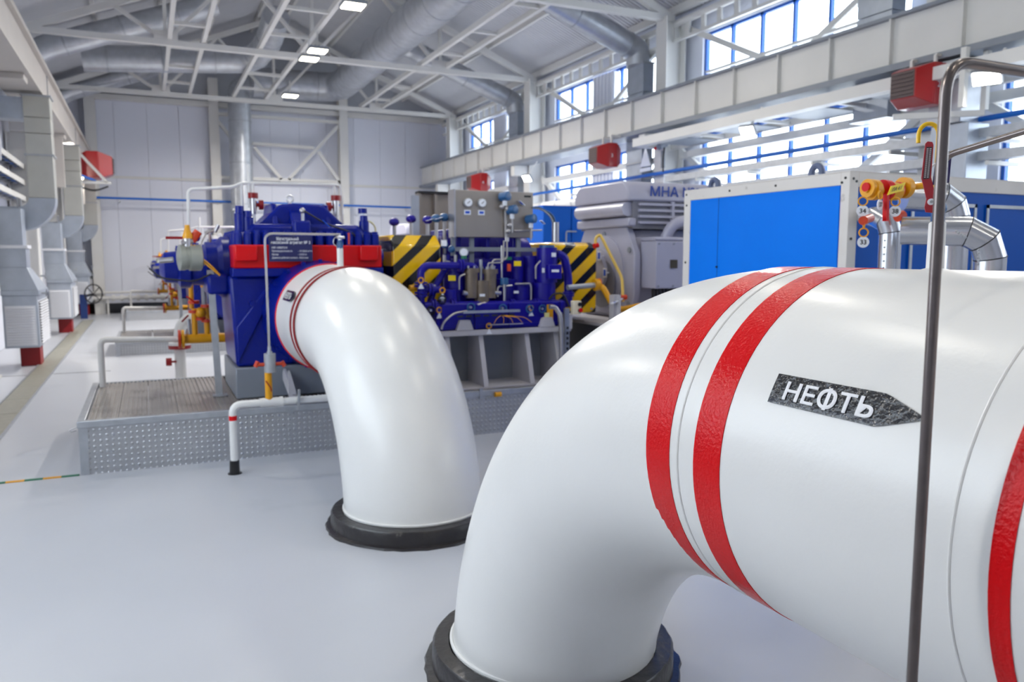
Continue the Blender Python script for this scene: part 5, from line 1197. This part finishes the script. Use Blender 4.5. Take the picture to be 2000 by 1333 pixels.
# ---------------------------------------------------------------- air units along the left wall
def air_unit(y, label):
    o = thing('air_supply_unit', label, 'air unit', (-1.6, y+.5, 0), 'air units along the left wall')
    xa, xb, d = -1.80, -1.385, 1.10
    MB().box(xa, xb, y, y+d, .34, 1.06).build('louvre_box', DUCTD, o, bevel=.008)
    MB().box(xa+.045, xb-.045, y-.004, y-.001, .375, .915).build('louvre_gap_shade', CABLE, o, smooth=0)  # dark sheet standing in for the shade between the slats
    MB().box(xa+.025, xb-.025, y-.012, y, .37, .92).build('louvre_frame', LVENT, o, smooth=0)
    for i in range(15):
        z = .385+i*.0355
        MB().prism([(y-.030,z),(y-.010,z+.014),(y-.010,z+.020),(y-.030,z+.006)], 'x', xa+.045, xb-.045).build('slat', LVENT, o, smooth=0)
    MB().box(xb+.0125, xb+.014, y+.05, y+d-.05, .385, .97).build('louvre_gap_shade', CABLE, o, smooth=0)  # side sheet, gap shade put in as dark colour
    MB().box(xb, xb+.012, y+.03, y+d-.03, .37, .98).build('louvre_frame', LVENT, o, smooth=0)
    for i in range(16):
        z = .385+i*.037
        MB().prism([(xb+.035,z),(xb+.015,z+.014),(xb+.015,z+.020),(xb+.035,z+.006)], 'y', y+.05, y+d-.05).build('slat', LVENT, o, smooth=0)
    MB().box(xa-.01, xb+.03, y-.02, y+d+.02, 1.06, 1.13).build('collar', DUCTD, o, bevel=.006)
    # hopper that narrows up to the duct
    m = MB(); a = [(xa-.005,y-.01),(xb+.02,y-.01),(xb+.02,y+d),(xa-.005,y+d)]; b_ = [(xa-.04,y+.04),(xb-.10,y+.04),(xb-.10,y+.42),(xa-.04,y+.42)]
    m.add([(p[0],p[1],1.13) for p in a]+[(p[0],p[1],1.44) for p in b_], [(3,2,1,0),(4,5,6,7),(0,1,5,4),(1,2,6,5),(2,3,7,6),(3,0,4,7)]); m.build('hopper', DUCTD, o, bevel=.004)
    MB().box(xa-.04, xb-.10, y+.04, y+.42, 1.44, 1.70).build('duct', DUCTD, o, bevel=.004)
    MB().box(xa-.06, xb-.08, y+.02, y+.44, 1.70, 1.745).build('flange', LVENT, o, smooth=0)
    MB().box(xa-.05, xb-.13, y+.05, y+.42, 1.745, 2.24).build('duct', DUCTD, o, bevel=.004)
    for k, z in enumerate((1.08, 1.32)):
        MB().cyl((xb+.03, y+.2, z), (xb+.09, y+.2, z), .012, 8).bar((xb+.09,y+.2,z-.04),(xb+.10,y+.2,z+.05),.014).build('damper_handle', ZINC, o, smooth=0)
    MB().box(xa+.08, xb-.08, y+.72, y+1.06, 0, .34).build('pedestal', REDD, o, bevel=.01)
    # bend and riser under the crane beam
    yr = y+.55
    m = MB(); pts = []
    n = 10
    for i in range(n+1):
        t = PI/2*i/n; pts.append((math.sin(t), math.cos(t)))
    # an elbow of square section turning from the level box up into the riser
    vs = []; fs = []; x_in = -1.60; zc = 2.42; Ri, Ro = .13, .46
    for s_, c_ in pts:
        for R_ in (Ri, Ro):
            for yy in (yr, yr+.34): vs.append((x_in+R_*s_, yy, zc-R_*c_))
    for i in range(n):
        q = i*4
        fs += [(q,q+1,q+5,q+4),(q+2,q+6,q+7,q+3),(q,q+4,q+6,q+2),(q+1,q+3,q+7,q+5)]
    fs += [(0,2,3,1),(n*4,n*4+1,n*4+3,n*4+2)]
    m.add(vs, fs); m.build('elbow', DUCTD, o, smooth=30)
    MB().box(x_in-.015, x_in+.0, yr-.02, yr+.36, zc-.49, zc+.0).build('flange', ZINC, o, smooth=0)
    MB().box(x_in-.30, x_in-.015, yr+.01, yr+.33, zc-.46, zc-.13).build('duct', DUCTD, o, smooth=0)
    z = zc
    for h in (.60, .30, .22, .30):
        MB().box(x_in+.13, x_in+.46, yr, yr+.34, z+.004, z+h-.004).build('duct', BRIGHTD if z > 2.4 else DUCTD, o, bevel=.004); z += h
    for zz in (zc+.6, z): MB().box(x_in+.11, x_in+.48, yr-.02, yr+.36, zz-.012, zz+.012).build('flange', ZINC, o, smooth=0)
    MB().box(x_in-.28, x_in+.13, yr+.02, yr+.32, z-.33, z-.03).build('duct', DUCTD, o, smooth=0)
    return o
BRIGHTD = mat('bright_galvanised', (196,196,190), .38, .65, var=.06, vscale=3)
U0 = air_unit(12.6, 'nearest grey air unit with white louvres and a tall metal riser')
dup(U0, (0, 5.5, 0), 'middle grey air unit with white louvres along the left wall')
dup(U0, (0, 11.0, 0), 'farthest grey air unit, next to the back wall')
# shelves of pipework and cables beside the risers
for k, (z, lb) in enumerate(((2.62,'lower cable ladder along the left wall'), (2.92,'middle cable ladder along the left wall'), (3.22,'upper cable ladder along the left wall'))):
    o = thing('cable_ladder', lb, 'cable tray', (-1.95, 14, z), 'cable ladders on the left wall')
    for x in (-2.28, -2.02): MB().box(x, x+.02, 7.5, 24.2, z, z+.09).build('side_rail', STEEL, o, smooth=0)
    y = 7.7; g = 0
    while y < 24.1:
        MB().box(-2.26, -2.02, y, y+.03, z+.01, z+.03).build('rung', ZINC, o, smooth=0); y += .55
    for i in range(3): MB().cyl((-2.22+i*.07,7.5,z+.06),(-2.22+i*.07,24.2,z+.06),.025,8).build('cable', [CABLE, PIPEBLUE, DARK][i], o)
    for y in (8.2, 12.1, 17.6, 23.0): MB().box(-2.3,-1.98,y-.02,y+.02,z-.04,z).build('bracket', STEEL, o, smooth=0)
bl = thing('cable_bundle', 'blue hoses looped beside the nearest metal riser', 'hose', (-1.85, 11.5, 3.4))
for k in range(3): MB().tube(path([(-1.8+.04*k,10.6,3.52),(-1.72+.05*k,11.2,3.36),(-1.70+.04*k,12.0,3.10),(-1.74,12.8,2.9)],.3,8),.022,8).build('hose', PIPEBLUE if k < 2 else LVENT, bl)

# ---------------------------------------------------------------- round ducts
def round_duct(name, label, pts, r, group='round air ducts', rad=.6, rings=()):
    o = thing(name, label, 'duct', pts[0], group)
    P = path(pts, rad, 5)
    MB().tube(P, r, 28).build('duct', DUCT, o, smooth=50)
    # swaged joints
    L = 0; nxt = .5
    for i in range(len(P)-1):
        a, b_ = Vector(P[i]), Vector(P[i+1]); s = (b_-a).length
        while nxt < L+s:
            q = a+(b_-a)*((nxt-L)/s); d = (b_-a).normalized()
            MB().tube_rings(q-d*.02, d, [(0,r),(.006,r+.010),(.034,r+.010),(.04,r)], 28).build('joint', ZINC, o, smooth=50); nxt += 1.15
        L += s
    return o
round_duct('round_duct', 'long round metal duct running under the right roof slope to the back wall', [(5.3, -6.5, 6.45), (5.3, 23.55, 6.45), (2.9, 23.55, 6.40)], .40, rad=.7)
round_duct('round_duct', 'vertical round metal duct on the back wall behind the blue pump', [(3.35, 23.9, 6.38), (2.57, 23.9, 6.38), (2.57, 23.9, 2.9)], .31, rad=.45)
vb2 = thing('duct_drop', 'grey box at the foot of the vertical duct on the back wall', 'duct', (2.57, 23.9, 0))
MB().box(2.30, 2.86, 23.6, 24.2, 0, 2.86).build('box', DUCTD, vb2, bevel=.01)
MB().box(2.26, 2.90, 23.56, 24.24, 2.86, 2.92).build('flange', ZINC, vb2, smooth=0)
round_duct('round_duct', 'level round metal duct crossing the upper left with a bright elbow at its end', [(-1.1, 20.6, 6.00), (2.55, 20.6, 6.30), (2.75, 19.2, 6.42), (2.8, 18.3, 6.75)], .29, rad=.5)
def slope_duct(y, side, label):
    f = lambda x: 5.75+.418*(5.22-abs(x-XM))-.05
    if side < 0: pts = [(-2.0, y, 4.6), (-2.0, y, 5.45), (-1.70, y, 5.74), (1.6 if y < 20 else 1.2, y, 7.0 if y < 20 else 6.85)]
    else: pts = [(8.62, y, 5.18), (8.60, y, 5.46), (8.3, y, 5.56), (5.7, y, 6.52)]
    round_duct('round_duct', label, pts, .225 if side > 0 else .24, rad=.25)
slope_duct(18.8, -1, 'large sloping round metal duct at the top left corner')
slope_duct(23.5, -1, 'smaller sloping round metal duct below the top left one')
slope_duct(13.0, 1, 'sloping round metal duct at the top right above the big windows')
slope_duct(18.5, 1, 'sloping round metal duct farther back on the right side')
slope_duct(7.7, 1, 'sloping round metal duct nearest the camera on the right, mostly out of view')
for i, y in enumerate((13.0, 18.5, 7.55, 2.05)):
    o = thing('wall_duct', ['rectangular metal riser on the right wall behind the crane beam', 'rectangular metal riser on the right wall far back', 'rectangular metal riser on the right wall beside the nearest window, mostly hidden', 'rectangular metal riser on the right wall near the frame edge'][i], 'duct', (8.55, y, 2.6), 'rectangular risers on the right wall')
    for z, zt in ((2.6, 3.35), (3.35, 4.1), (4.1, 4.65), (4.65, 5.2)):
        if i > 1 and z < 3: continue
        MB().box(8.55, 8.79, y-.27, y+.27, z+.004, zt-.004).build('duct', DUCTD, o, bevel=.005)
    for z in (3.35, 4.1, 5.18): MB().box(8.52, 8.80, y-.30, y+.30, z-.015, z+.015).build('flange', ZINC, o, smooth=0)
for y, lb in ((14.72, 'white ribbed riser over the right end of the middle right windows'), (20.1, 'white ribbed riser over the right end of the farthest right windows')):
    o = thing('wall_duct', lb, 'duct', (8.95, y, 2.2), 'rectangular risers on the right wall')
    MB().box(8.90, 9.03, y-.42, y+.42, 2.2, 5.38).build('casing', PANEL, o, bevel=.006)
    for i in range(6): MB().box(8.875, 8.90, y-.38+i*.14, y-.31+i*.14, 2.2, 5.38).build('rib', PANEL, o, smooth=0)
# galvanised branch at the right edge of the picture
o = thing('wall_duct', 'grey metal branch duct right of the nearest red heater', 'duct', (8.3, 5.6, 3.0))
MB().box(8.1, 8.45, 5.95, 6.35, 3.05, 3.74).build('duct', DUCT, o, bevel=.01)
MB().box(8.1, 8.45, 5.85, 6.3, 2.3, 3.04).build('duct', DUCTD, o, bevel=.01)

# ---------------------------------------------------------------- red unit heaters
def heater(loc, s, label, digit=None, ang=0.0):
    o = thing('unit_heater', label, 'heater', loc, 'red unit heaters')
    X, Y, Z = loc; R_ = Matrix.Rotation(ang, 3, 'Z')
    T = lambda p: tuple(Vector((X, Y, Z))+R_ @ (Vector(p)*s))
    def hull(y0, w0, h0, y1, w1, h1, nm, m, dz=0):
        b = MB(); v = [T((sx*w0, y0, sz*h0)) for sx, sz in ((-1,-1),(1,-1),(1,1),(-1,1))]+[T((sx*w1, y1, sz*h1+dz)) for sx, sz in ((-1,-1),(1,-1),(1,1),(-1,1))]
        b.add(v, [(3,2,1,0),(4,5,6,7),(0,1,5,4),(1,2,6,5),(2,3,7,6),(3,0,4,7)]); return b.build(nm, m, o, bevel=.008)
    hull(-.22, .34, .33, .05, .34, .33, 'housing', HEATER)
    hull(.05, .34, .33, .36, .23, .22, 'hood', HEATER)
    hull(-.42, .20, .20, -.22, .34, .33, 'cowl', HEATER)
    hull(.36, .22, .21, .375, .22, .21, 'grille', GRILLE)
    for i in range(6):
        b = MB(); b.bar(T((-.2, .385, -.16+i*.065)), T((.2, .385, -.16+i*.065)), .03*s, .008); b.build('slat', GRILLE, o, smooth=0)
    for q in (-.22, .22):
        p = Vector(T((q,-.1,.33))); e = Vector((p.x, p.y, 3.80 if X > 0 else 3.92)); MB().bar(p, e, .03).bar(e, (8.2 if X > 0 else -1.3, e.y, e.z), .03).build('hanger', STEEL, o, smooth=0)
    if digit:
        letters(digit, .20*s, lambda x, y: T((-.06+x, -.424, -.06+y)) if False else T((-.344, -.02-x, -.06+y)), WHITE, o, .01)
    return o
heater((7.80, 12.85, 3.44), .66, 'red heater hanging beside the small lamp in the middle of the crane beam', '3', PI/2)
heater((7.80, 19.0, 3.46), .70, 'red heater farthest back, just above the control panel', '4', PI/2)
heater((7.92, 6.35, 3.48), .68, 'nearest red heater, at the upper right behind the steel tube', '2', PI/2)
heater((-.95, 21.2, 3.70), .92, 'red heater on the left side under the left crane beam', None, -PI/2)
br_ = thing('heater_bracket', 'white triangular bracket holding the left red heater', 'bracket', (-1.25, 21.0, 3.3))
MB().bar((-1.25,20.8,3.9),(-.75,20.8,3.30),.06).bar((-1.5,20.8,3.28),(-.65,20.8,3.28),.06).bar((-1.5,20.8,3.28),(-1.5,20.8,3.9),.06).build('frame', STEEL, br_, smooth=0)
MB().tube(path([(-1.4,20.8,3.2),(-1.0,20.8,3.08),(-.72,20.8,3.2)],.2),.02,8).build('hose', DARK, br_)
for x, y, lb in ((7.6, 6.25, 'white bracket frame beside the nearest red heater'),):
    o = thing('heater_bracket', lb, 'bracket', (8.0, 5.7, 3.2))
    MB().bar((7.85,5.75,3.76),(7.85,5.75,3.15),.06).bar((7.55,6.35,3.12),(8.2,5.75,3.12),.06).bar((8.2,5.75,3.15),(8.2,5.75,3.76),.06).build('frame', STEEL, o, smooth=0)
es = thing('warning_sign', 'small white triangle sign below the middle red heater', 'sign', (8.62, 12.45, 3.4))
MB().prism([(12.62,3.24),(12.28,3.24),(12.45,3.60)], 'x', 8.44, 8.455).box(8.44,8.455,12.27,12.63,3.15,3.215).build('plate', emat('white_sign_face', (240,244,250), 0.0), es, smooth=0)
spk = thing('loudspeaker', 'dark horn fitting on the column right of the middle red heater', 'fitting', (8.3, 11.9, 3.4))
MB().cyl((8.42,11.86,3.60),(8.28,11.80,3.50),.10,16,.05).cyl((8.40,11.84,3.45),(8.40,11.84,3.15),.04,10).build('horn', GREYD, spk)
MB().tube(path([(8.40,11.8,3.5),(8.36,11.78,3.3),(8.38,11.8,3.08)],.1),.014,8).build('cable', CABLE, spk)
MB().sphere((8.36,12.02,3.52),.035,10,8).build('light', REDP, spk)

# ---------------------------------------------------------------- lines along the walls
bp1 = thing('air_line', 'blue pipe line running along the right wall past the windows', 'pipe', (8.86, 8, 3.2), 'blue air lines')
MB().cyl((8.42, -2, 3.13),(8.42, 24.2, 3.02),.032,12).build('pipe', PIPEBLUE, bp1)
for y in (1.1,6.6,12.1,17.6): MB().box(8.42,9.04,y+.5,y+.53,3.04,3.06).build('bracket', STEEL, bp1, smooth=0)
bp2 = thing('air_line', 'blue pipe line running level across the back wall', 'pipe', (3.4, 24.3, 3.15), 'blue air lines')
MB().cyl((-1.9, 24.32, 3.17),(8.9, 24.32, 3.11),.032,12).build('pipe', PIPEBLUE, bp2)
for x in (-.6, 1.93, 4.0, 5.62, 7.6): MB().box(x,x+.03,24.3,24.75,3.08,3.10).build('bracket', STEEL, bp2, smooth=0)
bp3 = thing('air_line', 'short blue pipe under the lamps on the left wall', 'pipe', (-1.5, 20, 3.4), 'blue air lines')
MB().cyl((-1.62, 18.6, 3.42),(-1.0, 21.0, 3.34),.03,10).build('pipe', PIPEBLUE, bp3)
for z, lb in ((2.93, 'upper grey cable tray under the big windows on the right wall'), (2.68, 'lower grey cable tray under the big windows on the right wall')):
    o = thing('cable_tray', lb, 'cable tray', (8.6, 6, z), 'cable trays on the right wall')
    MB().box(8.28,8.31,.5,11.6,z-.05,z+.05).box(8.45,8.48,.5,11.6,z-.05,z+.05).box(8.31,8.45,.5,11.6,z-.05,z-.04).build('tray', ZINC, o, smooth=0)
    for i in range(9): MB().box(8.28,8.80,.72+i*1.25,.76+i*1.25,z-.10,z-.055).build('bracket', STEEL, o, smooth=0)
    for i in range(2): MB().cyl((8.345+i*.07,.5,z-.01),(8.345+i*.07,11.6,z-.01),.028,8).build('cable', STEEL, o)
ht = thing('heating_pipe', 'finned white heating pipe low along the back wall', 'radiator', (1.5, 24.5, .45))
MB().cyl((-1.4,24.25,.45),(8.6,24.25,.45),.05,12).build('pipe', STEEL, ht)
MB().cyl((-1.4,24.30,.60),(8.6,24.30,.60),.03,10).build('return_pipe', STEEL, ht)
for i in range(44): MB().cyl((-.9+i*.205,24.25,.45),(-.82+i*.205,24.25,.45),.085,10).build('fin', STEEL, ht)
for x in (-1.0, 3.0, 7.0): MB().bar((x,24.25,0),(x,24.25,.45),.05).build('bracket', STEEL, ht, smooth=0)
wv = thing('wheel_valve', 'dark blue standing valve with a thin hand wheel at the end of the aisle', 'valve', (-1.48, 22.9, 0))
MB().box(-1.58,-1.42,22.82,22.96,0,.62).build('stand', mat('stand_blue', (22,50,110), .45), wv, bevel=.01)
MB().cyl((-1.44,22.9,.58),(-1.28,22.85,.62),.03,10).build('stem', DARK, wv)
MB().torus((-1.26,22.83,.63),(.6,-.8,0),.24,.018,24,8).build('hand_wheel', CABLE, wv)
for a in range(4):
    t = PI/4+PI/2*a; d = Vector((.8*math.cos(t), .6*math.cos(t), math.sin(t)))*.23
    MB().cyl((-1.26,22.83,.63), Vector((-1.26,22.83,.63))+d, .012, 6).build('spoke', CABLE, wv)
# hazard tape strip on the floor
ts = thing('floor_strip', 'thin yellow and green striped strip on the floor left of the nearest platform', 'strip', (-1.1, 6.5, 0))
x = -.515; i = 0
while x > -2.2:
    MB().box(x-.115, x, 6.44, 6.475, .0, .022 if -1.6 < x < -1.1 else .006).build('segment', GREEN if i % 2 == 0 else YEL, ts, smooth=0); x -= .115; i += 1
